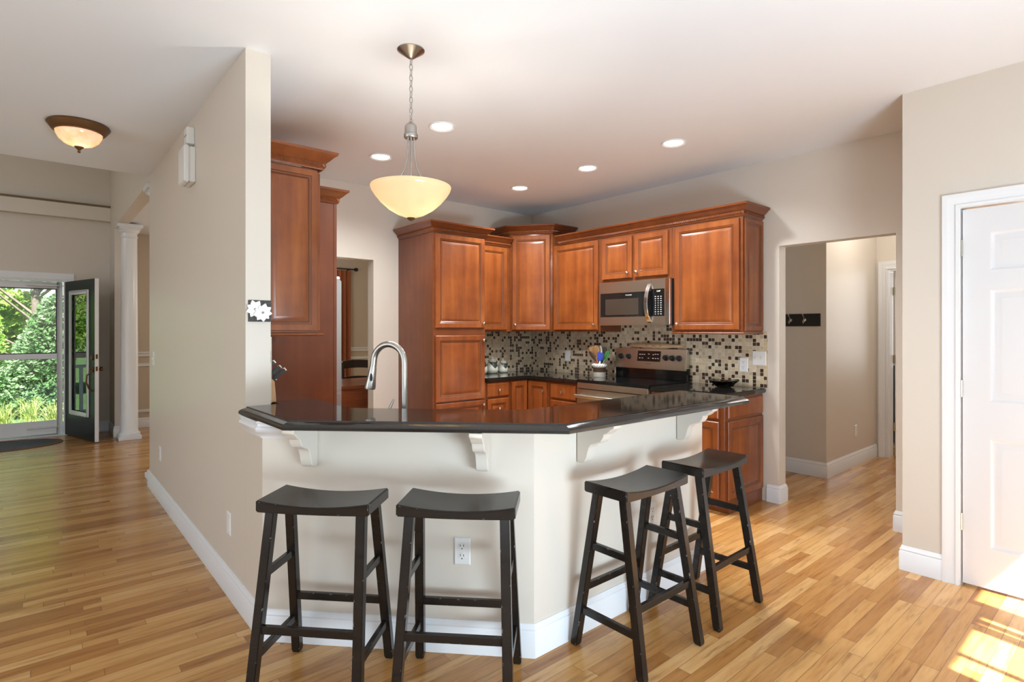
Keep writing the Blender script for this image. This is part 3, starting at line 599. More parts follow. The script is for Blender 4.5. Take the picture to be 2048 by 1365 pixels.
# diagonal corner upper
PA, PB = Vector((3.88, 4.56)), Vector((4.158, 4.195)); dd = (PB - PA); wdg = dd.length; ang = math.atan2(dd.y, dd.x)
c = thing('corner_wall_cabinet', 'tallest cherry wall cabinet set diagonally across the kitchen corner', 'cabinet', (PA.x, PA.y, UZ), ang)
CT = 2.405
o = B().prism([(3.88, 4.56), (4.158, 4.195), (4.486, 4.195), (4.486, 4.886), (3.88, 4.886)], UZ, CT).build('body', 'cherry_trim', c, bevel=0.0015, seg=1); local(o, c)
add_door(c, 0.025, 0.018, wdg - 0.05, CT - UZ - 0.035, (0.035, 0.055))
o = cornice_mesh([(3.879, 4.874), (3.879, 4.559), (4.157, 4.194), (4.475, 4.194)], CT).build('cornice', 'cherry_trim', c, smooth=30); local(o, c)
# range wall uppers
c = cabinet('wall_cabinet', 'cherry wall cabinet with one door left of the microwave', (4.16, 4.193, UZ), R(-90), 0.650, 0.328, UT_ - UZ)
add_door(c, 0.03, 0.018, 0.602, UT_ - UZ - 0.035, (0.565, 0.05))
c = cabinet('wall_cabinet', 'short two door cherry cabinet directly over the microwave', (4.16, 3.541, 1.832), R(-90), 0.798, 0.328, UT_ - 1.832)
add_door(c, 0.035, 0.03, 0.35, 0.385, (0.315, 0.045)); add_door(c, 0.415, 0.03, 0.35, 0.385, (0.035, 0.045))
c = cabinet('wall_cabinet', 'broad cherry wall cabinet right of the microwave with a panelled end', (4.16, 2.741, UZ), R(-90), 0.630, 0.328, UT_ - UZ)
add_door(c, 0.035, 0.018, 0.572, UT_ - UZ - 0.035, (0.035, 0.05))
glaze(panel_door(0.30, 0.885, 0.012, 0.045).build('end_panel', 'cherry', c, loc=(0.6305, 0.018, 0.01), rz=R(90), smooth=20), 0.012, 0.045)
o = cornice_mesh([(4.159, 4.10), (4.159, 2.110), (4.475, 2.110)], UT_).build('cornice', 'cherry_trim', None, smooth=30)
tag(o, 'long roped cherry cornice running along the cabinets above the range', 'cornice')
o = light_rail([(4.159, 2.740), (4.159, 2.110), (4.47, 2.110)], UZ - 0.001).build('light_rail', 'cherry_trim', c); local(o, c)
# base cabinets
c = cabinet('base_cabinet', 'cherry drawer base with knobs beside the tall pantry, under the canisters', (3.316, 4.28, 0), 0, 0.322, 0.60, 0.874, 0.1)
z = 0.725
for zz, hh in ((0.725, 0.135), (0.52, 0.185), (0.32, 0.185), (0.12, 0.185)): add_door(c, 0.022, zz, 0.275, hh, (0.137, hh / 2), 'drawer', zz > 0.7)
c = thing('corner_base_cabinet', 'cherry corner base cabinet with two doors meeting in the inner corner', 'cabinet', (3.642, 4.28, 0))
o = B().prism([(3.642, 4.28), (3.88, 4.28), (3.88, 3.96), (4.486, 3.96), (4.486, 4.88), (3.642, 4.88)], 0.1, 0.874).prism([(3.642, 4.35), (3.95, 4.35), (3.95, 3.96), (4.486, 3.96), (4.486, 4.88), (3.642, 4.88)], 0, 0.1).build('body', 'cherry_trim', c); local(o, c)
add_door(c, 0.008, 0.115, 0.205, 0.745)
d = panel_door(0.270, 0.745).build('door', 'cherry', c, loc=(0.237, -0.025, 0.115), rz=R(-90), smooth=20); knob(d, 0.235, 0.66); glaze(d, 0.02)
c = cabinet('base_cabinet', 'cherry base cabinet with a drawer just left of the range', (3.88, 3.957, 0), R(-90), 0.392, 0.60, 0.874, 0.1)
add_door(c, 0.03, 0.715, 0.335, 0.14, (0.167, 0.07), 'drawer', True); add_door(c, 0.03, 0.12, 0.335, 0.575, (0.30, 0.53))
c = cabinet('base_cabinet', 'cherry base cabinet at the open end of the range wall, behind the stools', (3.88, 2.755, 0), R(-90), 0.645, 0.60, 0.874, 0.1)
for k in (0, 1): add_door(c, 0.022 + k * 0.30, 0.715, 0.285, 0.14, (0.14, 0.07), 'drawer', True); add_door(c, 0.022 + k * 0.30, 0.12, 0.285, 0.575, (0.25 if k == 0 else 0.035, 0.53))
o = slab_front(0.555, 0.145, 0.014).build('end_panel', 'cherry', c, loc=(0.6455, 0.035, 0.715), rz=R(90), smooth=20)
glaze(panel_door(0.555, 0.585, 0.014, 0.06).build('end_panel', 'cherry', c, loc=(0.6455, 0.035, 0.11), rz=R(90), smooth=20), 0.014, 0.06)
# sink run behind the bar
ai = [(XL1 + 0.002, 2.665), (1.655, 1.845), (2.90, 1.845)]
c = thing('sink_base_cabinet', 'cherry base cabinets hidden behind the angled bar', 'cabinet', (1.5, 2.3, 0))
o = B().prism([(XL1 + 0.003, 2.67), (1.657, 1.846), (2.88, 1.846), (2.88, 2.40), (1.92, 2.40), (1.42, 2.93), (1.42, 3.78), (XL1 + 0.003, 3.78)], 0.0, 0.874).build('body', 'cherry_trim', c); local(o, c)

# ------------------------------------------------------------------ worktops
def edge_slab(poly, z0, z1, r=0.006): return B().prism(poly, z0, z1)
def ogee_top(poly, z1, name, label):
    """slab with a stepped ogee edge all round"""
    P = [Vector(p) for p in poly]; n = len(P); rr = []
    A = sum(P[i].x * P[(i + 1) % n].y - P[(i + 1) % n].x * P[i].y for i in range(n)); sg = 1 if A > 0 else -1
    for ins, dz in ((0.004, -0.037), (0.0, -0.034), (0.0, -0.024), (0.003, -0.019), (0.010, -0.014), (0.020, -0.009), (0.027, -0.006), (0.028, -0.003), (0.031, 0.0)):
        ring = []
        for i in range(n):
            d0 = (P[i] - P[i - 1]).normalized(); d1 = (P[(i + 1) % n] - P[i]).normalized()
            n0 = Vector((-d0.y, d0.x)) * sg; n1 = Vector((-d1.y, d1.x)) * sg
            nn = (n0 + n1) / max(0.2, 1 + n0.dot(n1)); q = P[i] + nn * ins
            ring.append((q.x, q.y, z1 + dz))
        rr.append(ring)
    o = B().rings(rr).build(name, 'granite', smooth=0); return tag(o, label, 'countertop')
def roundc(p, q, r_, rad, n=6):
    """fillet the corner q between p and r_"""
    p, q, r_ = Vector(p), Vector(q), Vector(r_); a = (p - q).normalized(); b = (r_ - q).normalized(); th = a.angle(b)
    t = rad / math.tan(th / 2); c = q + (a + b).normalized() * (rad / math.sin(th / 2)); s = q + a * t; e_ = q + b * t; out = []
    a0 = math.atan2(s.y - c.y, s.x - c.x); a1 = math.atan2(e_.y - c.y, e_.x - c.x); da = (a1 - a0 + math.pi) % (2 * math.pi) - math.pi
    return [(c.x + rad * math.cos(a0 + da * k / n), c.y + rad * math.sin(a0 + da * k / n)) for k in range(n + 1)]
bar = [(0.737, 2.866), (0.745, 2.281), (1.557, 1.479)] + roundc((1.557, 1.479), (2.985, 1.463), (2.985, 1.93), 0.03) + [(2.985, 1.925)] + roundc((2.985, 1.925), (1.70, 1.925), (1.14, 2.50), 0.12) + [(1.14, 2.49), (1.14, 2.99), (0.8975, 2.99), (0.8975, 2.866)]
ogee_top(bar, 1.017, 'bar_countertop', 'raised black granite bar top with an angled front and stepped edge')
def top(poly, name, label): return tag(B().prism(poly, 0.876, 0.914).build(name, 'granite', bevel=0.008, seg=2), label, 'countertop')
top([(3.316, 4.25), (3.85, 4.25), (3.85, 3.564), (4.476, 3.564), (4.476, 4.874), (3.316, 4.874)], 'corner_countertop', 'black granite worktop turning the corner left of the range')
top([(3.85, 2.075), (4.476, 2.075), (4.476, 2.752), (3.85, 2.752)], 'end_countertop', 'short black granite worktop right of the range with a glass bowl on it')
top([(0.8975, 2.67), (1.66, 1.847), (2.90, 1.847), (2.90, 2.43), (1.94, 2.43), (1.45, 2.95), (1.45, 3.78), (0.8975, 3.78)], 'sink_countertop', 'low black granite worktop behind the raised bar under the tap')
o = B().box(4.4765, 2.073, 0.9145, 4.4895, 4.889, 1.364).box(4.4765, 2.745, 1.3645, 4.4895, 3.54, 1.45).build('tile_backsplash', 'mosaic'); tag(o, 'brown and beige mosaic tile backsplash behind the range', 'backsplash')
o = B().box(3.316, 4.8755, 0.9145, 4.476, 4.8895, 1.364).build('tile_backsplash', 'mosaic'); tag(o, 'brown and beige mosaic tile backsplash behind the ceramic canisters', 'backsplash')
o = B().box(0.8862, 2.872, 1.0175, 0.891, 3.0, 1.347).box(0.8862, 3.0, 0.9145, 0.891, 3.78, 1.347).build('tile_backsplash', 'mosaic'); tag(o, 'edge of mosaic tile beside the knife block', 'backsplash')

# ------------------------------------------------------------------ corbels under the bar
def corbel(loc, nrm, label):
    dep, hgt = 0.215, 0.175
    pr = [(0, 0), (dep, 0), (dep, -0.016)]
    pr += [(dep - 0.010 - 0.045 * t + 0.0 , -0.016 - 0.030 * math.sin(t * math.pi / 2)) for t in (0.2, 0.5, 0.8, 1.0)]
    pr += [(dep - 0.055 - 0.05 * (1 - math.cos(t * math.pi / 2)), -0.046 - 0.045 * math.sin(t * math.pi / 2) ** 1.3) for t in (0.3, 0.6, 1.0)]
    pr += [(dep - 0.115, -0.094), (dep - 0.13, -0.100), (dep - 0.142, -0.115), (dep - 0.150, -0.14), (dep - 0.158, -0.165), (dep - 0.172, -0.178), (dep - 0.19, -0.183), (0, -0.183)]
    a = math.atan2(nrm[1], nrm[0]); th = 0.052; n = len(pr)
    b = B().add([(x, -th / 2, z) for x, z in pr] + [(x, th / 2, z) for x, z in pr], [tuple(range(n)), tuple(reversed(range(n, 2 * n)))] + [(i, n + i, n + (i + 1) % n, (i + 1) % n) for i in range(n)])
    b.v = [(v[0], v[1], v[2] * 1.06) for v in b.v]
    o = b.build('corbel', 'trim' if False else 'wall', loc=(loc[0] + nrm[0] * 0.0034, loc[1] + nrm[1] * 0.0034, 0.979), rz=a, bevel=0.003, seg=1)
    tag(o, label, 'corbel', 'corbels under the bar top')
corbel((AW0[0] + ad.x * 0.235, AW0[1] + ad.y * 0.235), (an.x, an.y), 'cream scrolled corbel at the far left, under the bar above the first stool')
corbel((AW0[0] + ad.x * 1.0, AW0[1] + ad.y * 1.0), (an.x, an.y), 'cream scrolled corbel seen face on above the second stool')
corbel((1.885, 1.725), (0, -1), 'cream scrolled corbel just right of the bar front corner')
corbel((2.68, 1.725), (0, -1), 'cream scrolled corbel near the open right end of the bar')

# ------------------------------------------------------------------ bar stools
def make_stool():
    r = thing('bar_stool', 'x', 'bar stool', group='black saddle seat bar stools')
    L, W, H = 0.445, 0.228, 0.735; nx, ny = 18, 8; b = B(); g = []
    def zt(u): return H - 0.020 * (1 - u * u) - 0.0
    topv = [[(-L / 2 + L * i / nx, -W / 2 + W * j / ny, zt(-1 + 2 * i / nx)) for j in range(ny + 1)] for i in range(nx + 1)]
    vs = []; fs = []
    for i in range(nx + 1):
        for j in range(ny + 1): vs.append(topv[i][j])
    off = len(vs)
    for i in range(nx + 1):
        for j in range(ny + 1): x, y, z = topv[i][j]; vs.append((x, y, H - 0.046 - 0.004 * (1 - (-1 + 2 * i / nx) ** 2)))
    q = ny + 1
    for i in range(nx):
        for j in range(ny): fs += [(i * q + j, (i + 1) * q + j, (i + 1) * q + j + 1, i * q + j + 1), (off + i * q + j, off + i * q + j + 1, off + (i + 1) * q + j + 1, off + (i + 1) * q + j)]
    for i in range(nx): fs += [(i * q, off + i * q, off + (i + 1) * q, (i + 1) * q), (i * q + ny, (i + 1) * q + ny, off + (i + 1) * q + ny, off + i * q + ny)]
    for j in range(ny): fs += [(j, j + 1, off + j + 1, off + j), (nx * q + j, off + nx * q + j, off + nx * q + j + 1, nx * q + j + 1)]
    b.add(vs, fs).build('seat', 'stool', r, bevel=0.005, seg=3, smooth=40)
    tx, ty, fx, fy, t = 0.180, 0.070, 0.205, 0.178, 0.036; zt_ = H - 0.047
    def P(sx, sy, z): k = z / zt_; return (sx * (fx + (tx - fx) * k), sy * (fy + (ty - fy) * k), z)
    for sx in (-1, 1):
        for sy in (-1, 1):
            a, c = P(sx, sy, 0), P(sx, sy, zt_); h = t / 2
            B().rings([[(p[0] + i * h * s_, p[1] + j * h * s_, p[2]) for i, j in ((-1, -1), (1, -1), (1, 1), (-1, 1))] for p, s_ in ((a, 0.80), (P(sx, sy, 0.012), 1.0), (c, 1.0))]).build('leg', 'stool', r, bevel=0.003, seg=2)
    def st(p, q_, w=0.020, h=0.030): B().bar(p, q_, w, h).build('stretcher', 'stool', r, bevel=0.002, seg=1)
    for sx in (-1, 1):
        for z in (0.165, 0.455): st(P(sx, -1, z), P(sx, 1, z))
    for sy in (-1, 1): st(P(-1, sy, 0.262), P(1, sy, 0.262))
    return r
def copy_tree(o, parent=None):
    c = o.copy(); COL.objects.link(c)
    if parent is not None: c.parent = parent
    for ch in list(o.children): copy_tree(ch, c)
    return c
stool0 = make_stool()
def bot(o):
    return o
for k, (x, y, a, lab) in enumerate([(0.868, 2.150, -47, 'black saddle seat stool at the left end of the bar, nearest the long wall'),
                                    (1.250, 1.765, -46, 'black saddle seat stool right of the leftmost one, before the wall outlet'),
                                    (2.010, 1.500, 0, 'black saddle seat stool with a chipped front leg, just right of the bar corner'),
                                    (2.583, 1.507, 1, 'black saddle seat stool at the right end of the bar by the cherry base cabinet')]):
    s = stool0 if k == 0 else copy_tree(stool0); s.location = (x, y, 0.0); s.rotation_euler = (0, 0, R(a)); s['label'] = lab

# ------------------------------------------------------------------ microwave
c = thing('microwave', 'stainless over the range microwave with black window and curved handle', 'microwave', (4.10, 3.505, 1.425), R(-90))
MW, MH = 0.785, 0.402
B().box(0.003, 0.028, 0.004, MW - 0.003, 0.375, MH).build('body', 'black', c, bevel=0.002, seg=1)
d = B().box(0, 0, 0, 0.592, 0.026, 0.078).box(0, 0, 0.300, 0.592, 0.026, MH).box(0, 0, 0.078, 0.016, 0.026, 0.300).build('door', 'steel', c)
B().box(0.0165, 0.003, 0.0785, 0.592, 0.026, 0.2995).build('glass', 'blackgloss', d)
B().box(0.075, 0.0015, 0.097, 0.455, 0.0029, 0.245).build('viewing_window', 'mwindow', d)
text('FRIGIDAIRE', 0.014, 'logo', 'print_white', d, (0.345, 0.0025, 0.276), (R(90), 0, 0))
hp = [(0.575, 0.002, 0.020)] + [(0.575 - 0.004 * math.sin(t * math.pi), -0.048 * math.sin(t * math.pi) ** 0.8 - 0.004, 0.028 + 0.325 * t) for t in [i / 12 for i in range(13)]] + [(0.575, 0.002, 0.365)]
hb = B(); rr = [[(p[0] - 0.019, p[1] - 0.006, p[2]), (p[0] + 0.019, p[1] - 0.006, p[2]), (p[0] + 0.017, p[1] + 0.006, p[2]), (p[0] - 0.017, p[1] + 0.006, p[2])] for p in hp]
hb.rings(rr).build('handle', 'chrome', d, bevel=0.002, seg=1)
p_ = B().box(0.594, 0, 0, 0.736, 0.026, 0.078).box(0.594, 0, 0.315, 0.736, 0.026, MH).box(0.728, 0, 0.078, 0.736, 0.026, 0.315).build('control_panel', 'steel', c)
B().box(0.594, 0.002, 0.0785, 0.7275, 0.026, 0.3145).build('control_glass', 'blackgloss', p_)
text('12:07', 0.018, 'clock_digits', 'clock', p_, (0.665, 0.0015, 0.295), (R(90), 0, 0))
kb = B()
for i in range(9):
    for j in range(3):
        w = 0.012 if (i in (0, 1, 7) or j == 2) else 0.007
        kb.box(0.635 + j * 0.028 - w / 2, 0.0012, 0.246 - i * 0.019, 0.635 + j * 0.028 + w / 2, 0.0019, 0.252 - i * 0.019)
kb.build('keypad', 'print_white', p_)
B().box(0.7365, -0.006, 0.0, MW, 0.026, MH).build('end_trim', 'chrome', c, bevel=0.006)

# ------------------------------------------------------------------ range
c = thing('range', 'stainless electric range with black glass top and tall control panel', 'range', (3.862, 3.556, 0), R(-90))
RW = 0.795
B().box(0.004, 0.02, 0.0, RW - 0.004, 0.60, 0.895).build('body', 'black', c)
B().box(0, -0.012, 0.896, RW, 0.545, 0.922).build('cooktop', 'blackgloss', c, bevel=0.005)
od = B().box(0.002, -0.020, 0.20, RW - 0.002, 0.018, 0.30).box(0.002, -0.020, 0.62, RW - 0.002, 0.018, 0.835).box(0.002, -0.020, 0.30, 0.12, 0.018, 0.62).box(RW - 0.12, -0.020, 0.30, RW - 0.002, 0.018, 0.62).build('oven_door', 'steel', c)
B().box(0.12, -0.016, 0.30, RW - 0.12, 0.015, 0.62).build('oven_window', 'blackgloss', od)
B().tube([(0.05, -0.021, 0.775), (0.05, -0.062, 0.775)], 0.012, 10).tube([(RW - 0.05, -0.021, 0.775), (RW - 0.05, -0.062, 0.775)], 0.012, 10).tube([(0.02, -0.065, 0.775), (RW - 0.02, -0.065, 0.775)], 0.016, 12).build('oven_handle', 'steel', od)
B().box(0.002, -0.018, 0.842, RW - 0.002, 0.018, 0.894).build('vent_trim', 'steel', c, bevel=0.003)
B().box(0.002, -0.018, 0.04, RW - 0.002, 0.018, 0.19).build('storage_drawer', 'steel', c, bevel=0.003)
# console
B().box(0, 0.553, 0.915, RW, 0.608, 1.03).build('backguard', 'blackgloss', c)
cs = B().add([(0, 0.535, 1.015), (RW, 0.535, 1.015), (RW, 0.535, 1.045), (0, 0.535, 1.045), (0, 0.563, 1.205), (RW, 0.563, 1.205), (0, 0.610, 1.205), (RW, 0.610, 1.205), (0, 0.610, 1.015), (RW, 0.610, 1.015)],
             [(0, 1, 2, 3), (3, 2, 5, 4), (4, 5, 7, 6), (6, 7, 9, 8), (8, 9, 1, 0), (0, 3, 4, 6, 8), (1, 9, 7, 5, 2)]).build('control_console', 'steel', c, bevel=0.003)
def on_console(z): return 0.535 + (z - 1.045) / 0.16 * 0.028
tl = math.atan2(0.028, 0.16)
ds = B().box(-0.13, -0.002, -0.05, 0.13, 0.006, 0.05).build('display', 'blackgloss', c, loc=(0.395, on_console(1.135), 1.135), bevel=0.001, seg=1); ds.rotation_euler = (-tl, 0, 0)
for i, (x, z) in enumerate([(-0.10, 0.015), (-0.075, 0.015), (-0.05, 0.015), (-0.10, -0.02), (-0.07, -0.02), (0.05, 0.015), (0.075, 0.02), (0.10, 0.02), (0.05, -0.02), (0.08, -0.02), (0.105, -0.02), (0.0, 0.02), (0.0, -0.02)]):
    B().box(x - 0.008, -0.0035, z - 0.003, x + 0.008, -0.0025, z + 0.003).build('display_mark', 'print_white', ds)
for x in (0.075, 0.165, 0.585, 0.655, 0.725):
    k_ = B().lathe([(0.027, 0.002), (0.027, -0.006), (0.021, -0.008), (0.0205, -0.03), (0.018, -0.034), (0, -0.034)], (0, 0, 0), 20, 'y').box(-0.004, -0.040, -0.019, 0.004, -0.030, 0.019).build('control_knob', 'black', cs, loc=(x, on_console(1.125), 1.125)); k_.rotation_euler = (-tl, 0, 0)
tx = text('FRIGIDAIRE', 0.012, 'logo', 'print_dark', cs, (0.395, on_console(1.062) - 0.001, 1.062), (R(90) - tl, 0, 0))
# decorative rolling pin standing on the range console
o = B().lathe([(0, -0.29), (0.010, -0.288), (0.015, -0.275), (0.017, -0.18), (0.023, -0.14), (0.026, -0.10), (0.027, 0.0), (0.026, 0.10), (0.023, 0.14), (0.017, 0.18), (0.015, 0.275), (0.010, 0.288), (0, 0.29)], (0, 0, 0), 20, 'y').build('rolling_pin', 'light_wood', loc=(4.438, 3.11, 1.2335))
tag(o, 'pale wooden rolling pin with burnt loops lying on the range console', 'rolling pin')
lp = B()
for sg in (1, -1):
    lp.tube([(-0.0275 * math.cos(0.72 * math.sin(t * math.pi * 2) * sg), -0.085 + 0.17 * t, 0.0275 * math.sin(0.72 * math.sin(t * math.pi * 2) * sg)) for t in [i / 24 for i in range(25)]], 0.0016, 5)
lp.build('burnt_loop', 'print_dark', o)

# ------------------------------------------------------------------ tap
c = thing('kitchen_faucet', 'brushed nickel gooseneck kitchen tap rising behind the bar', 'faucet', (1.352, 2.376, 0.9142))
B().lathe([(0.030, 0), (0.030, 0.006), (0.024, 0.012), (0.024, 0.07), (0.020, 0.08), (0.0, 0.08)], n=24).build('base', 'nickel', c)
sd = Vector((-0.52, 0.86, 0)); sd = Vector((-0.33, 0.55, 0)).normalized()
pts = [(0, 0, 0.07), (0, 0, 0.20), (0, 0, 0.30)] + [(sd.x * (0.085 - 0.085 * math.cos(t)), sd.y * (0.085 - 0.085 * math.cos(t)), 0.31 + 0.088 * math.sin(t)) for t in [math.pi * i / 14 for i in range(1, 14)]] + [(sd.x * 0.171, sd.y * 0.171, 0.30), (sd.x * 0.174, sd.y * 0.174, 0.285)]
B().tube(pts, 0.0155, 16).build('spout', 'nickel', c, smooth=60)
hd = B().tube([(sd.x * 0.174, sd.y * 0.174, 0.287), (sd.x * 0.176, sd.y * 0.176, 0.27), (sd.x * 0.182, sd.y * 0.182, 0.235), (sd.x * 0.190, sd.y * 0.190, 0.19), (sd.x * 0.192, sd.y * 0.192, 0.178)], [0.0165, 0.018, 0.021, 0.027, 0.026], 20).build('spray_head', 'nickel', c, smooth=60)
bp = Vector((sd.x * 0.182, sd.y * 0.182, 0.235)); tocam = Vector((-0.5, -0.86, 0))
o = B().lathe([(0, -1.0), (0.7, -0.7), (1, 0), (0.7, 0.7), (0, 1.0)], n=14).build('spray_button', 'black', hd, loc=bp + tocam * 0.019); o.scale = (0.009, 0.006, 0.022)
c2 = B().tube([(0, 0, 0.0), (0, 0, 0.03), (0.004, 0.008, 0.055)], [0.013, 0.012, 0.009], 14).tube([(0.004, 0.008, 0.05), (0.022, 0.006, 0.09), (0.040, 0.004, 0.125)], [0.006, 0.007, 0.004], 10)
o = c2.build('lever_handle', 'nickel', c, loc=(0.05, -0.055, 0.0))
o.location = (-0.045, 0.09, 0.0)

# ------------------------------------------------------------------ knife block with knives
kb_ = thing('knife_block', 'wooden knife block half hidden behind the pale pier', 'knife block', (0.8975, 2.915, 1.0172))
B().add([(0, 0, 0), (0.030, 0, 0), (0.030, 0.07, 0), (0, 0.07, 0), (0.0, 0, 0.125), (0.022, 0, 0.105), (0.022, 0.07, 0.105), (0.0, 0.07, 0.125)], [(3, 2, 1, 0), (4, 5, 6, 7), (0, 1, 5, 4), (1, 2, 6, 5), (2, 3, 7, 6), (3, 0, 4, 7)]).build('block', 'light_wood', kb_, bevel=0.002, seg=1)
def knife(x, y, z, L, lab, tip=False):
    r = thing('kitchen_knife', lab, 'knife', (x, y, z), 0, 'knives in the block')
    d = Vector((0.78, 0, 0.62)).normalized()
    B().bar((0, 0, 0), d * L, 0.016, 0.020).build('handle', 'black', r, bevel=0.004)
    B().bar(d * L, d * (L + 0.008), 0.017, 0.021).build('end_cap', 'chrome', r, bevel=0.002, seg=1)
    B().bar((0, 0, 0.0115), d * L + Vector((0, 0, 0.0115)), 0.004, 0.002).build('tang', 'chrome', r)
knife(0.9125, 2.922, 1.134, 0.072, 'lowest knife, its pale edged dark handle slanting out of the block')
knife(0.907, 2.938, 1.158, 0.055, 'middle knife handle just above the lowest one in the block')
knife(0.905, 2.955, 1.20, 0.028, 'topmost dark knife butt peeking past the pier')
knife(0.9205, 2.972, 1.116, 0.02, 'short knife handle just under the lowest long one')

# ------------------------------------------------------------------ counter top pieces
def canister(name, x, y, s, lab):
    r = thing(name, lab, 'canister', (x, y, 0.9143), 0, 'glazed canisters on the corner worktop'); r.scale = (s, s, s)
    B().lathe([(0.054, 0), (0.064, 0.01), (0.070, 0.035), (0.066, 0.07), (0.054, 0.105), (0.046, 0.125), (0.046, 0.140), (0.049, 0.143), (0.0, 0.143)], n=28).build('jar', 'canister', r, smooth=60)
    B().lathe([(0.048, 0.1435), (0.048, 0.150), (0.030, 0.158), (0.010, 0.163), (0.010, 0.172), (0.014, 0.178), (0.009, 0.185), (0, 0.186)], n=24).build('lid', 'canister', r, smooth=60)
canister('ceramic_canister', 3.772, 4.735, 0.96, 'larger cream and black ceramic canister in full view beside the pantry')
canister('ceramic_canister', 3.926, 4.735, 0.80, 'smallest ceramic canister, on the right of the row')
canister('ceramic_canister', 3.615, 4.735, 1.08, 'ceramic canister mostly hidden behind the pantry edge')
c = thing('utensil_crock', 'cream crock with a dark band holding cooking utensils left of the range', 'crock', (4.28, 3.655, 0.9143))
B().lathe([(0.058, 0), (0.063, 0.006), (0.064, 0.10), (0.066, 0.104), (0.068, 0.128), (0.064, 0.134), (0.058, 0.128), (0.056, 0.02), (0, 0.016)], n=30).build('pot', 'crock', c, smooth=50)
rb = B()
for k in range(18): a = 2 * math.pi * k / 18; rb.tube([(0.067 * math.cos(a - 0.12), 0.067 * math.sin(a - 0.12), 0.108), (0.0705 * math.cos(a), 0.0705 * math.sin(a), 0.118), (0.067 * math.cos(a + 0.12), 0.067 * math.sin(a + 0.12), 0.128)], [0.004, 0.0065, 0.004], 6)
rb.build('braided_rim', 'petal', c)
def utensil(name, lab, base, tip, hmat, head, mat, up=0.0):
    """base and tip are offsets in metres from the crock's centre; head = list of (t, halfwidth, halfthick)"""
    r = thing(name, lab, 'utensil', (4.28, 3.655, 0.9143), 0, 'utensils in the crock'); p0, p1 = Vector(base), Vector(tip); d = (p1 - p0)
    L = d.length; d.normalize(); side = Vector((0.53, -0.85, 0)); side = (side - d * side.dot(d)).normalized(); nn = d.cross(side)
    B().tube([p0, p0 + d * (L * 0.68)], 0.0055, 8).build('handle', hmat, r)
    rr = []
    for t, w, th in head:
        c_ = p0 + d * (L * t); rr.append([tuple(c_ + side * (1.25 * w * math.cos(a)) + nn * (th * math.sin(a))) for a in [2 * math.pi * k / 12 for k in range(12)]])
    B().rings(rr).build('head', mat, r, smooth=60)
SP = [(0.62, 0.006, 0.005), (0.70, 0.016, 0.006), (0.80, 0.026, 0.007), (0.90, 0.027, 0.006), (0.97, 0.018, 0.005), (1.0, 0.006, 0.003)]
SQ = [(0.62, 0.006, 0.005), (0.68, 0.022, 0.006), (0.8, 0.024, 0.005), (0.97, 0.025, 0.003), (1.0, 0.022, 0.002)]
NR = [(0.5, 0.006, 0.005), (0.62, 0.011, 0.006), (0.8, 0.016, 0.005), (0.95, 0.015, 0.004), (1.0, 0.004, 0.003)]
# view-right is about (0.76,-0.65)
def off(rgt, dep, z): return (rgt * 0.76 + dep * 0.65, -rgt * 0.65 + dep * 0.76, z)
utensil('wooden_spoon', 'wide tan wooden spoon standing tallest in the crock', off(-0.01, 0.0, 0.02), off(-0.032, 0.01, 0.315), 'spoon_wood', SP, 'spoon_wood')
utensil('wooden_spatula', 'orange brown wooden spatula behind the wide wooden spoon', off(-0.005, 0.03, 0.02), off(-0.075, 0.048, 0.30), 'spoon_wood', SQ, 'spoon_wood')
utensil('spatula', 'red and black spatula leaning furthest left in the crock', off(0.030, -0.018, 0.05), off(-0.10, -0.018, 0.26), 'red', NR, 'brown_tool')
utensil('spatula', 'blue silicone spatula in the middle of the crock', off(-0.02, -0.035, 0.02), off(0.006, -0.05, 0.245), 'petal', SQ, 'blue')
utensil('ladle', 'dark brown ladle at the back right of the crock', off(0.0, 0.03, 0.02), off(0.055, 0.03, 0.30), 'brown_tool', SP, 'brown_tool')
utensil('turner', 'pale grey turner handle between wooden spoon and blue spatula', off(0.01, 0.01, 0.02), off(0.015, 0.02, 0.31), 'nickel', NR, 'nickel')
utensil('tongs', 'green tongs leaning right out of the crock', off(-0.015, -0.004, 0.02), off(0.09, -0.008, 0.265), 'petal', [(0.45, 0.005, 0.004), (0.6, 0.012, 0.005), (0.8, 0.019, 0.006), (0.93, 0.02, 0.006), (1.0, 0.006, 0.004)], 'green')
c = thing('glass_bowl', 'dark patterned glass bowl on the short worktop right of the range', 'bowl', (4.30, 2.345, 0.9143), R(20)); c.scale = (1.12, 1.12, 0.8)
def sq(r, z, k=0.25): return [(r * (abs(math.cos(a)) ** k) * math.copysign(1, math.cos(a)), r * (abs(math.sin(a)) ** k) * math.copysign(1, math.sin(a)), z + 0.012 * abs(math.sin(2 * a)) * (r / 0.1) ** 2) for a in [2 * math.pi * i / 40 for i in range(40)]]
B().rings([sq(0.045, 0.0, 0.6), sq(0.055, 0.006, 0.6), sq(0.082, 0.04, 0.6), sq(0.105, 0.062, 0.6), sq(0.101, 0.063, 0.6), sq(0.078, 0.042, 0.6), sq(0.050, 0.012, 0.6)]).build('bowl', 'bowl_glass', c, smooth=50)
pt = B()
for k in range(18):
    a = random.uniform(0, 6.28); z = random.uniform(0.012, 0.052); r_ = 0.062 + 0.62 * z; 
    for q_ in (0.0,): pt.tube([((r_ + 0.004) * math.cos(a), (r_ + 0.004) * math.sin(a), z), ((r_ + 0.013) * math.cos(a + 0.15), (r_ + 0.013) * math.sin(a + 0.15), z + 0.012)], [0.008, 0.004], 6)
pt.build('applied_pattern', 'blackgloss', c)

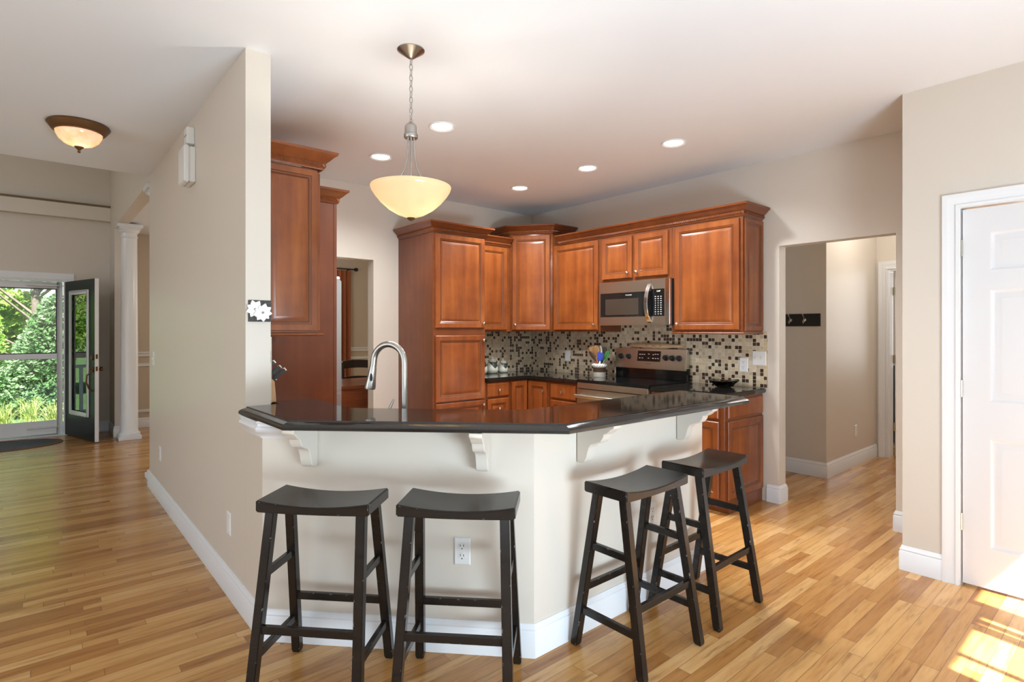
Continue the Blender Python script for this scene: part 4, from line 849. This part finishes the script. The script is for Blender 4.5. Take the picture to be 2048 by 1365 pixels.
# ------------------------------------------------------------------ outlets and switches
def outlet(loc, nrm, label, kind='duplex', w=0.072, h=0.117, cat='outlet'):
    rz = math.atan2(nrm[1], nrm[0]) + math.pi / 2; off_ = 0.0006
    r = thing({'duplex': 'wall_outlet', 'switch': 'light_switch', 'double': 'light_switch', 'blank': 'wall_plate'}[kind], label, cat, (loc[0] + nrm[0] * off_, loc[1] + nrm[1] * off_, loc[2]), rz)
    B().rings([[(-w / 2 + i, -y, -h / 2 + i), (w / 2 - i, -y, -h / 2 + i), (w / 2 - i, -y, h / 2 - i), (-w / 2 + i, -y, h / 2 - i)] for i, y in ((0, 0), (0, 0.002), (0.005, 0.006))]).build('plate', 'plate', r)
    if kind == 'duplex':
        for z in (-0.021, 0.021):
            s = B().lathe([(0.016, 0), (0.016, -0.0025), (0, -0.0025)], (0, -0.006, z), 20, 'y').build('socket', 'plate', r)
            B().box(-0.008, -0.0093, z + 0.001, -0.0055, -0.0085, z + 0.010).box(0.0055, -0.0093, z + 0.001, 0.008, -0.0085, z + 0.010).lathe([(0.0028, 0), (0.0028, -0.0008), (0, -0.0008)], (0, -0.0085, z - 0.008), 8, 'y').build('slots', 'slot', s)
    elif kind in ('switch', 'double'):
        for x in ((0,) if kind == 'switch' else (-0.024, 0.024)): B().box(x - 0.005, -0.017, -0.004, x + 0.005, -0.006, 0.012).build('toggle', 'plate', r, bevel=0.001, seg=1)
    elif kind == 'blank': B().box(-0.016, -0.0075, -0.033, 0.016, -0.006, 0.033).build('insert', 'plate', r)
    return r
q = Vector(AW0) + ad * ((Vector((1.336, 1.923)) - Vector(AW0)).dot(ad))
outlet((q.x + 0.012, q.y - 0.013, 0.435), (an.x, an.y), 'white duplex outlet on the bar front behind the second stool')
outlet((2.427, 1.725, 0.43), (0, -1), 'white duplex outlet low on the bar behind the two right stools')
outlet((XL0, 3.162, 0.374), (-1, 0), 'white outlet plate low on the long wall, near the pier', 'blank')
outlet((XL0, 5.262, 0.383), (-1, 0), 'small white outlet low at the far end of the long wall')
outlet((XL0, 5.585, 1.137), (-1, 0), 'white light switch at the far end of the long wall', 'switch', cat='light switch')
outlet((4.4765, 4.278, 1.098), (-1, 0), 'white plate on the mosaic left of the utensil crock', 'blank', 0.075, 0.12)
outlet((4.4765, 2.264, 1.093), (-1, 0), 'white duplex outlet on the mosaic above the glass bowl', 'duplex', 0.075, 0.12)
outlet((4.4765, 2.133, 1.152), (-1, 0), 'white double light switch at the right end of the mosaic', 'double', 0.115, 0.118, 'light switch')
outlet((4.0, 4.8755, 1.12), (0, -1), 'white switch plate on the mosaic behind the canisters', 'blank') if False else None
outlet((6.361, 2.037, 0.354), (0, -1), 'beige outlet plate low on the bright hall wall', 'blank')

# ------------------------------------------------------------------ door chime and sensor on long wall
c = thing('door_chime', 'white door chime box high on the long wall', 'door chime', (XL0 - 0.0006, 4.06, 2.315), R(-90))
B().box(-0.10, -0.035, 0.0, 0.10, 0, 0.22).build('back_box', 'plate', c, bevel=0.004)
B().box(-0.075, -0.066, -0.005, 0.105, -0.0355, 0.225).build('cover', 'plate', c, bevel=0.006)
c = thing('sensor_box', 'small white sensor box just above the door chime', 'sensor', (XL0 - 0.0006, 4.04, 2.56), R(-90))
B().box(-0.03, -0.045, 0.0, 0.05, 0, 0.105).build('housing', 'plate', c, bevel=0.004)
B().box(-0.028, -0.0465, 0.05, 0.048, -0.0455, 0.053).build('seam', 'print_dark', c)

# flower plaque on pier
c = thing('flower_plaque', 'small dark square plaque with two white flowers on the pale pier', 'wall plaque', (0.833, 2.8694, 1.474))
B().box(-0.052, -0.010, -0.052, 0.052, 0, 0.052).build('tile', 'slate', c, bevel=0.001, seg=1)
def flower(x, z, r, y, n=9, seed=0):
    rnd = random.Random(seed); f = B()
    for k in range(n):
        a = 2 * math.pi * k / n + 0.3 * seed; rr_ = r * rnd.uniform(0.9, 1.1); ca, sa = math.cos(a), math.sin(a)
        prof = [(0.0, 0.15), (0.45, 0.42), (0.7, 0.34), (0.9, 0.14), (1.0, 0.01)]
        L_, Rr = [], []
        for t, w in prof: L_.append((x + rr_ * (t * ca - w * sa * 0.75), y - 0.002 * k % 0.004, z + rr_ * (t * sa + w * ca * 0.75))); Rr.append((x + rr_ * (t * ca + w * sa * 0.75), y - 0.002 * k % 0.004, z + rr_ * (t * sa - w * ca * 0.75)))
        poly = [(p[0], p[2]) for p in L_ + Rr[::-1]]; m = len(poly); yy = y - 0.0006 * (k % 3)
        f.add([(px_, yy, pz) for px_, pz in poly] + [(px_, yy - 0.004, pz) for px_, pz in poly], [tuple(range(m)), tuple(reversed(range(m, 2 * m)))] + [(i, m + i, m + (i + 1) % m, (i + 1) % m) for i in range(m)])
    fo = f.build('flower', 'petal', c); B().lathe([(0.0055, 0), (0.0055, -0.003), (0, -0.004)], (x, y - 0.005, z), 12, 'y').build('flower_centre', 'petal_core', fo)
flower(-0.024, 0.008, 0.043, -0.0105, 8, 1); flower(0.010, -0.008, 0.043, -0.0165, 9, 2)

# ------------------------------------------------------------------ pendant
c = thing('pendant_lamp', 'amber glass bowl pendant hanging on a chain over the bar', 'pendant lamp', (1.388, 2.375, CH))
B().lathe([(0.0655, -0.0005), (0.0655, -0.004), (0.060, -0.008), (0.016, -0.040), (0.010, -0.044), (0, -0.044)], n=36).build('canopy', 'nickel', c)
ch = B(); z = -0.042; k = 0
while z > -0.335:
    pts = [((0.0075 * math.cos(a)) if k % 2 else 0.0, 0.0 if k % 2 else 0.0075 * math.cos(a), z - 0.016 + 0.016 * math.sin(a)) for a in [2 * math.pi * i / 14 for i in range(14)]]
    ch.tube(pts, 0.0022, 6, closed=True); z -= 0.0265; k += 1
ch.build('chain', 'nickel', c)
B().lathe([(0, -0.345), (0.006, -0.346), (0.008, -0.352), (0.018, -0.358), (0.027, -0.368), (0.030, -0.378), (0.030, -0.408), (0.034, -0.412), (0.034, -0.425), (0.031, -0.43), (0, -0.43)], n=28).build('socket_cap', 'nickel', c)
for k in range(3):
    a = R(-60.6 + 120 * k); ca, sa = math.cos(a), math.sin(a)
    pts = [(ca * r_, sa * r_, z_) for r_, z_ in ((0.016, -0.425), (0.0165, -0.47), (0.021, -0.53), (0.034, -0.585), (0.066, -0.64), (0.090, -0.680), (0.096, -0.70))]
    B().tube(pts, 0.0038, 8).build('arm', 'nickel', c, smooth=60)
B().tube([(0, 0, -0.425), (0, 0, -0.822)], 0.0045, 8).build('stem', 'nickel', c)
prof = [(0.193, -0.664), (0.1945, -0.668), (0.189, -0.685), (0.174, -0.708), (0.146, -0.742), (0.108, -0.775), (0.066, -0.800), (0.03, -0.813), (0.012, -0.816), (0.012, -0.811), (0.03, -0.808), (0.064, -0.795), (0.105, -0.770), (0.142, -0.738), (0.170, -0.705), (0.185, -0.684), (0.190, -0.668), (0.1905, -0.664)]
B().lathe(prof, n=56, closed=True).build('glass_bowl', 'bowl', c, smooth=60)
B().lathe([(0.019, -0.8165), (0.021, -0.819), (0.014, -0.826), (0.004, -0.831), (0, -0.832)], n=20).build('finial', 'bronze', c)
for sx, nm in ((-1, 'a'), (1, 'b')):
    p = Vector((sx * 0.055 * 0.76, -sx * 0.055 * 0.65, -0.700))
    B().lathe([(0, -0.022), (0.012, -0.018), (0.018, 0), (0.012, 0.018), (0, 0.024)], n=14).build('light_bulb', 'bulb', c, loc=p)
    l = lamp('pendant_bulb_light', 'POINT', (0, 0, 0), 8.0, (1, 0.94, 0.84), shadow_soft_size=0.016); l.location = (1.388 + p.x * 1.25, 2.375 + p.y * 1.25, CH - 0.752)
# foyer flush mount
c = thing('flush_ceiling_lamp', 'bronze rimmed alabaster flush lamp on the ceiling at the left', 'ceiling lamp', (0.222, 4.67, CH))
B().lathe([(0.166, -0.0005), (0.172, -0.012), (0.165, -0.022), (0.145, -0.050), (0.132, -0.056), (0, -0.050)], n=44).build('rim', 'bronze', c, smooth=40)
B().lathe([(0.128, -0.0565), (0.124, -0.075), (0.108, -0.105), (0.078, -0.130), (0.04, -0.143), (0.012, -0.146), (0.012, -0.142), (0.04, -0.139), (0.076, -0.126), (0.105, -0.102), (0.120, -0.075), (0.124, -0.0565)], n=44, closed=True).build('glass_dome', 'alabaster', c, smooth=60)
B().lathe([(0, -0.1465), (0.026, -0.1465), (0.026, -0.151), (0.012, -0.164), (0.006, -0.172), (0.010, -0.180), (0.006, -0.187), (0, -0.188)], n=20).build('finial', 'bronze', c)
lamp('flush_bulb_light', 'POINT', (0.222, 4.67, CH - 0.10), 7.0, (1, 0.93, 0.82), shadow_soft_size=0.03)
# recessed lights
first = None
for (x, y, lab) in [(2.066, 3.13, 'recessed ceiling light just right of the pendant chain, nearest the bar'), (2.062, 3.99, 'recessed ceiling light left of the pendant stem'),
                    (3.525, 2.31, 'recessed ceiling light furthest right'), (3.525, 3.14, 'middle recessed light of the row along the range wall'), (3.525, 4.0, 'recessed ceiling light deepest in the kitchen by the corner cabinet')]:
    if first is None:
        r = first = thing('recessed_light', lab, 'ceiling light', (x, y, CH), 0, 'recessed ceiling lights')
        B().lathe([(0.091, -0.0006), (0.091, -0.004), (0.084, -0.009), (0.067, -0.0006)], n=40, closed=True).build('trim_ring', 'plate', r)
        B().lathe([(0.066, -0.0008), (0.066, -0.003), (0, -0.003)], n=36).build('lens', 'led', r)
    else:
        r = copy_tree(first); r.location = (x, y, CH); r['label'] = lab
    lamp('recessed_spot', 'SPOT', (x, y, CH - 0.01), 165, (0.95, 0.975, 1.0), (0, 0, -1), spot_size=R(150), spot_blend=0.9, shadow_soft_size=0.06)

# ------------------------------------------------------------------ coat hooks in hall
c = thing('coat_hook_rail', 'black coat rail with silver hooks on the hall wall', 'coat rack', (5.5994, 2.085, 1.418), R(-90))
o = B().rings([[(-0.66 + i, -y, i), (0 - i, -y, i), (0 - i, -y, 0.12 - i), (-0.66 + i, -y, 0.12 - i)] for i, y in ((0, 0), (0, 0.010), (0.006, 0.018))]).build('board', 'black', c)
for x in (-0.135, -0.266, -0.40, -0.53):
    B().lathe([(0.016, 0), (0.015, -0.005), (0, -0.007)], (0, 0, 0), 14, 'y').tube([(0, -0.004, 0.005), (0, -0.02, 0.02), (0, -0.042, 0.042), (0, -0.05, 0.052)], [0.006, 0.005, 0.005, 0.008], 8).tube([(0, -0.004, -0.004), (0, -0.018, -0.025), (0, -0.034, -0.03), (0, -0.044, -0.018), (0, -0.046, -0.008)], [0.006, 0.006, 0.006, 0.006, 0.008], 8).build('hook', 'chrome', c, loc=(x, -0.0182, 0.06), smooth=60)

# ------------------------------------------------------------------ side room shelf glimpsed past hall door
c = thing('bookcase', 'dark low bookcase glimpsed past the hall door', 'bookcase', (8.0, 1.95, 0))
b = B().box(0, 0, 0, 0.03, 0.8, 0.95).box(0.03, 0, 0.92, 0.32, 0.8, 0.95).box(0.03, 0, 0, 0.32, 0.02, 0.92).box(0.03, 0.78, 0, 0.32, 0.8, 0.92)
for z in (0.05, 0.35, 0.62): b.box(0.03, 0.02, z, 0.32, 0.78, z + 0.02)
b.build('carcase', 'black', c)

# ------------------------------------------------------------------ foyer: column, storm door, front door, mat
def column(name, x, y, lab):
    c = thing(name, lab, 'column', (x, y, 0))
    B().box(-0.122, -0.122, 0, 0.122, 0.122, 0.045).build('plinth', 'trim', c, bevel=0.003)
    B().lathe([(0.118, 0.0455), (0.122, 0.06), (0.118, 0.078), (0.104, 0.084), (0.100, 0.10), (0.096, 0.105), (0.096, 1.0), (0.085, 2.55), (0.092, 2.555), (0.092, 2.57), (0.085, 2.575), (0.085, 2.61), (0.094, 2.615), (0.110, 2.64), (0.116, 2.652), (0, 2.652)], n=40).build('shaft', 'trim', c, smooth=40)
    B().box(-0.116, -0.116, 2.6525, 0.116, 0.116, 2.676).box(-0.134, -0.134, 2.676, 0.134, 0.134, 2.7195).build('capital', 'trim', c, bevel=0.006)
column('round_column', 0.912, 8.562, 'white round column by the front door, carrying the header')
column('round_column', 0.905, 6.10, 'white column tucked behind the far end of the long wall, only its capital showing')
sd_ = tag(bpy.data.objects.new('door_4', None), 'white framed glass storm door with two panes, closed', 'door', kind='structure'); COL.objects.link(sd_); sd_.location = (-0.70, YF + 0.075, 0)
B().box(0, -0.075, 0.012, 0.022, 0.045, 2.018).box(0.988, -0.075, 0.012, 1.01, 0.045, 2.018).box(0, -0.075, 2.018, 1.01, 0.045, 2.04).box(0, -0.075, 0.0006, 1.01, 0.045, 0.012).build('jamb', 'trim', sd_)
B().box(0.03, -0.015, 0.02, 0.09, 0.018, 2.01).box(0.92, -0.015, 0.02, 0.98, 0.018, 2.01).box(0.09, -0.015, 0.02, 0.92, 0.018, 0.20).box(0.09, -0.015, 1.005, 0.92, 0.018, 1.075).box(0.09, -0.015, 1.925, 0.92, 0.018, 2.01).build('door_frame', 'trim', sd_, bevel=0.003, seg=1)
B().box(0.09, -0.003, 1.075, 0.92, 0.003, 1.925).build('upper_pane', 'glass', sd_); B().box(0.09, -0.003, 0.20, 0.92, 0.003, 1.005).build('lower_pane', 'glass', sd_)
gk = B()
for z0, z1 in ((1.075, 1.925),): gk.box(0.09, -0.010, z0, 0.102, -0.004, z1).box(0.908, -0.010, z0, 0.92, -0.004, z1).box(0.102, -0.010, z0, 0.908, -0.004, z0 + 0.012).box(0.102, -0.010, z1 - 0.012, 0.908, -0.004, z1)
gk.build('gasket', 'black', sd_)
for z in (0.115, 1.965): B().tube([(0.62, -0.045, z), (0.92, -0.035, z)], 0.014, 12).tube([(0.92, -0.035, z), (0.988, -0.03, z)], 0.006, 8).build('door_closer', 'plate', sd_)
fd_ = tag(bpy.data.objects.new('door_1', None), 'dark green front door with tall glass lite, swung open inwards', 'door', kind='structure'); COL.objects.link(fd_)
fd_.location = (0.297, YF - 0.012, 0); fd_.rotation_euler = (0, 0, math.atan2(-0.92, 0.258)); DW, DT, DH = 0.945, 0.044, 2.015
lx0, lx1, lz0, lz1 = 0.17, 0.775, 0.30, 1.885
B().box(0, 0.004, 0.012, lx0, DT, DH).box(lx1, 0.004, 0.012, DW - 0.003, DT, DH).box(lx0, 0.004, 0.012, lx1, DT, lz0).box(lx0, 0.004, lz1, lx1, DT, DH).build('door_leaf', 'door_dark', fd_)
B().box(DW - 0.0028, 0.003, 0.012, DW, DT + 0.001, DH).build('edge_strip', 'trim', fd_)
fr_ = B()
for y0, y1 in ((-0.010, 0.004), (DT, DT + 0.012)): fr_.box(lx0, y0, lz0, lx0 + 0.05, y1, lz1).box(lx1 - 0.05, y0, lz0, lx1, y1, lz1).box(lx0 + 0.05, y0, lz0, lx1 - 0.05, y1, lz0 + 0.05).box(lx0 + 0.05, y0, lz1 - 0.05, lx1 - 0.05, y1, lz1)
fr_.build('lite_frame', 'trim', fd_, bevel=0.004, seg=1)
B().box(lx0 + 0.03, 0.018, lz0 + 0.03, lx1 - 0.03, 0.026, lz1 - 0.03).build('lite_glass', 'door_glass', fd_)
hx = 0.875
hs = B().lathe([(0.032, 0), (0.030, -0.012), (0.018, -0.016), (0, -0.016)], (hx, 0.004, 1.045), 20, 'y').lathe([(0.032, 0), (0.030, -0.012), (0.014, -0.016), (0.014, -0.03), (0, -0.03)], (hx, 0.004, 0.90), 20, 'y')
hs.tube([(hx, -0.010, 0.86), (hx, -0.055, 0.83), (hx, -0.06, 0.74), (hx, -0.03, 0.66), (hx, 0.002, 0.63)], 0.010, 10).build('handle_set', 'bronze', fd_, smooth=50)
B().lathe([(0.030, 0), (0.028, 0.008), (0.011, 0.012), (0.011, 0.035), (0.026, 0.045), (0.028, 0.060), (0.016, 0.070), (0, 0.071)], (hx, DT, 0.90), 20, 'y').build('door_knob', 'bronze', fd_, smooth=50)
for z in (0.88, 1.03): B().box(DW + 0.0002, 0.012, z, DW + 0.002, 0.034, z + 0.055).build('strike_plate', 'bronze', fd_)
c = tag(bpy.data.objects.new('trim_6', None), 'grey white casing round the front door', 'casing', kind='structure'); COL.objects.link(c); c.location = (-0.70, YF, 0)
door_casing(1.01, 2.04, 0.085).build('casing', 'trim', c)
c = thing('door_mat', 'oval dark doormat with brown border inside the front door', 'doormat', (-0.30, 8.93, 0.0005))
el = lambda a, b_, z: [(a * math.cos(t), b_ * math.sin(t), z) for t in [2 * math.pi * i / 48 for i in range(48)]]
B().rings([el(0.57, 0.39, 0), el(0.57, 0.39, 0.006), el(0.50, 0.33, 0.007)], True, True).build('border', 'mat_border', c)
B().rings([el(0.498, 0.328, 0.0072), el(0.49, 0.32, 0.011)], True, True).build('pile', 'mat_grey', c)

# ------------------------------------------------------------------ dining room
c = thing('dining_table', 'reddish brown dining table glimpsed through the doorway', 'dining table', (2.30, 5.86, 0))
B().box(-0.2, 0, 0.725, 1.35, 0.95, 0.76).build('tabletop', 'table_wood', c, bevel=0.006)
B().box(-0.1, 0.03, 0.42, 1.25, 0.05, 0.724).build('apron', 'table_wood', c); B().box(-0.1, 0.90, 0.62, 1.25, 0.92, 0.724).build('apron', 'table_wood', c)
for x in (-0.1, 1.25):
    for y in (0.06, 0.88): B().lathe([(0.03, 0), (0.045, 0.25), (0.03, 0.3), (0.045, 0.35), (0.05, 0.70), (0, 0.70)], (x, y, 0), 14).build('leg', 'table_wood', c)
def dchair(x, y, rz, lab):
    r = thing('dining_chair', lab, 'chair', (x, y, 0), rz, 'dark dining chairs')
    B().box(-0.21, -0.2, 0.43, 0.21, 0.2, 0.46).build('seat', 'dark_wood', r, bevel=0.01)
    for sx in (-1, 1):
        B().bar((sx * 0.19, -0.18, 0), (sx * 0.18, -0.17, 0.43), 0.035, 0.035).build('leg', 'dark_wood', r)
        B().tube([(sx * 0.19, 0.21, 0), (sx * 0.185, 0.185, 0.45), (sx * 0.19, 0.23, 0.93)], 0.018, 8).build('leg', 'dark_wood', r)
    for z, h in ((0.90, 0.11), (0.70, 0.06)):
        rr = [[(0.20 * u, 0.21 + 0.04 * (1 - u * u) + dy, z - h / 2 + dz + 0.01 * (1 - u * u)) for dy, dz in ((0, 0), (0.018, 0), (0.018, h), (0, h))] for u in [-1 + 2 * i / 10 for i in range(11)]]
        B().rings(rr).build('back_rail', 'dark_wood', r, smooth=50)
dchair(3.40, 7.12, R(-4), 'dark dining chair at the right, behind the glimpsed table')
dchair(2.92, 7.12, R(0), 'dark dining chair at the left, behind the glimpsed table')
c = thing('curtain_rod', 'black curtain rod end with square finial in the dining room', 'curtain rod', (0, YF, 0))
B().tube([(2.3, -0.09, 2.455), (4.30, -0.09, 2.455)], 0.012, 10).build('rod', 'black', c)
B().box(4.30, -0.12, 2.425, 4.36, -0.06, 2.485).build('finial', 'black', c, bevel=0.01)
B().box(4.20, -0.09, 2.44, 4.22, -0.0006, 2.47).build('bracket', 'black', c)
cb = B(); rr = []
for z in (0.03, 0.8, 1.6, 2.36, 2.43):
    ring = []
    for i in range(33):
        t = i / 32; ring.append((3.98 + 0.25 * t, -0.088 + 0.030 * math.sin(t * 2 * math.pi * 3.0) * (1.0 if z < 2.3 else 0.6), z))
    back = [(p[0], p[1] + 0.004, z) for p in ring[::-1]]; rr.append(ring + back)
o = cb.rings(rr).build('curtain', 'curtain', None, loc=(0, YF, 0), smooth=60); tag(o, 'rust brown curtain gathered at the end of the rod', 'curtain')
cwin = structure(B().box(2.5, YF + 0.02, 0.7, 2.56, YF + 0.08, 2.25).box(3.96, YF + 0.02, 0.7, 4.02, YF + 0.08, 2.25).box(2.56, YF + 0.02, 0.7, 3.96, YF + 0.08, 0.76).box(2.56, YF + 0.02, 2.19, 3.96, YF + 0.08, 2.25), 'window_5', 'trim')
B().box(2.56, YF + 0.045, 0.76, 3.96, YF + 0.05, 2.19).build('window_pane', 'glass', cwin)

# ------------------------------------------------------------------ outdoors seen through the front door
GZ = -0.35
structure(B().box(-40, 9.53, GZ - 0.2, 30, 70, GZ), 'ground', 'lawn', 'sunlit lawn outside the front door', 'lawn')
structure(B().box(-4, 9.53, GZ, 1.6, 11.3, -0.06), 'porch_floor', 'porch', 'front porch floor outside the storm door', 'porch')
c = thing('porch_railing', 'white porch railing outside, mirrored in the open door glass', 'railing', (-0.62, 11.2, -0.06))
B().box(-2.6, -0.035, 0.82, 0, 0.035, 0.87).box(-2.6, -0.025, 0.08, 0, 0.025, 0.12).build('rail', 'trim', c)
B().box(-0.04, -0.045, 0, 0.05, 0.045, 1.0).build('post', 'trim', c, bevel=0.004)
for k in range(16): B().box(-0.20 - k * 0.15, -0.018, 0.12, -0.16 - k * 0.15, 0.018, 0.82).build('baluster', 'trim', c)
rng = random.Random(11)
def leaves(n, fn, size, flat=0.5):
    b = B()
    for _ in range(n):
        p, s = fn(); p = Vector(p); s *= size * rng.uniform(0.6, 1.3)
        nrm = Vector((rng.gauss(0, 1), rng.gauss(0, 1) , rng.gauss(0, 1) + flat)).normalized(); a = nrm.orthogonal().normalized(); a.rotate(Matrix.Rotation(rng.uniform(0, 6.28), 3, nrm)); d = nrm.cross(a)
        b.add([p - a * s, p - d * s * 0.55, p + a * s, p + d * s * 0.55], [(0, 1, 2, 3)])
    return b
def build_leaves(b, name, mat, parent, loc=None):
    me = bpy.data.meshes.new(name); me.from_pydata(b.v, [], b.f); me.materials.append(M[mat]); o = bpy.data.objects.new(name, me); COL.objects.link(o); o.parent = parent; return o
def blob(cs):
    def fn():
        cx, cy, cz, r = rng.choice(cs); v = Vector((rng.gauss(0, 1), rng.gauss(0, 1), rng.gauss(0, 1))).normalized() * r * rng.uniform(0.45, 1.0)
        return (cx + v.x, cy + v.y, cz + v.z * 0.75), 1.0
    return fn
def maple(x, y, h, lab, n=7000, rad=2.6, z0=1.4, size=0.11):
    r = thing('maple_tree', lab, 'tree', (x, y, GZ), 0, 'trees outside the front door')
    t = B().tube([(0, 0, 0), (0.05, 0, h * 0.3), (-0.1, 0.1, h * 0.75)], [0.14, 0.11, 0.04], 10)
    cs = []
    for k in range(16):
        a = rng.uniform(0, 6.28); rr_ = rng.uniform(0.2, 1) * rad; z = rng.uniform(z0, h)
        cs.append((rr_ * math.cos(a), rr_ * math.sin(a), z, rng.uniform(0.6, 1.1)))
        t.tube([(0, 0, max(0.6, z * 0.6)), (rr_ * 0.5 * math.cos(a), rr_ * 0.5 * math.sin(a), z * 0.85), (rr_ * math.cos(a), rr_ * math.sin(a), z)], [0.045, 0.03, 0.012], 6)
    t.build('trunk', 'bark', r, smooth=60); build_leaves(leaves(n, blob(cs), size), 'foliage', 'maple_leaf', r)
def spruce(x, y, h, lab, n=6000, rad=1.7):
    r = thing('spruce_tree', lab, 'tree', (x, y, GZ), 0, 'trees outside the front door')
    B().tube([(0, 0, 0), (0, 0, h)], [0.12, 0.02], 8).build('trunk', 'bark', r)
    tiers = 15
    def fn():
        k = rng.randrange(tiers); z = 0.15 + (h - 0.3) * k / tiers; rr_ = rad * (1 - z / h) + 0.1; a = rng.randrange(13) * 2 * math.pi / 13 + k * 0.7 + rng.gauss(0, 0.09); t = rng.random() ** 0.6 * rr_
        return (t * math.cos(a), t * math.sin(a), z - 0.25 * (t / rr_) ** 1.5 * 0.5 + 0.12 * t + rng.gauss(0, 0.04)), 1.0
    build_leaves(leaves(n, fn, 0.048, 1.5), 'foliage', 'spruce_leaf', r)
maple(0.0, 19.8, 6.0, 'leafy green tree filling the upper pane of the storm door', 34000, 2.2, 0.9, 0.075)
spruce(0.35, 15.2, 2.7, 'blue green spruce filling the lower pane of the storm door', 24000, 1.25)
maple(-6.6, 17.6, 6.0, 'green tree mirrored in the open front door glass', 20000, 1.8, 0.7, 0.085)
maple(7.6, 24.5, 7.5, 'tall tree far to the right of the lawn', 5000, 3.0, 1.0, 0.17)
maple(-1.0, 27.5, 8.5, 'tallest tree at the back of the lawn', 16000, 3.0, 0.6, 0.14)
maple(-10.4, 28.0, 7.0, 'tree at the far left of the lawn', 5000, 3.0, 0.6, 0.2)
def tuft(x, y, lab, n=90, h=0.55):
    b = B()
    for _ in range(n):
        a = rng.uniform(0, 6.28); l = rng.uniform(0.5, 1.0) * h; o_ = rng.uniform(0.1, 0.5) * h; w = 0.008; px_, py_ = rng.gauss(0, 0.05), rng.gauss(0, 0.05); ca, sa = math.cos(a), math.sin(a)
        pts = [(px_ + ca * o_ * t * t, py_ + sa * o_ * t * t, l * (t - 0.25 * t * t)) for t in (0, 0.4, 0.75, 1)]
        vs = []
        for i, p in enumerate(pts): ww = w * (1 - i / 3.2); vs += [(p[0] - sa * ww, p[1] + ca * ww, p[2]), (p[0] + sa * ww, p[1] - ca * ww, p[2])]
        b.add(vs, [(0, 1, 3, 2), (2, 3, 5, 4), (4, 5, 7, 6)])
    r = thing('grass_clump', lab, 'ornamental grass', (x, y, GZ), 0, 'ornamental grasses by the porch'); build_leaves(b, 'blades', 'blade', r)
for x, y, lab in [(-0.42, 12.75, 'yellow green grass clump at the left of the storm door view'), (0.24, 12.62, 'yellow green grass clump in the middle, nearest the storm door'), (0.95, 12.75, 'grass clump furthest right, past the door frame'),
                  (-0.08, 13.45, 'grass clump farther out, on the left before the spruce'), (0.62, 13.45, 'grass clump farther out, on the right before the spruce')]: tuft(x, y, lab, 150, 0.7)
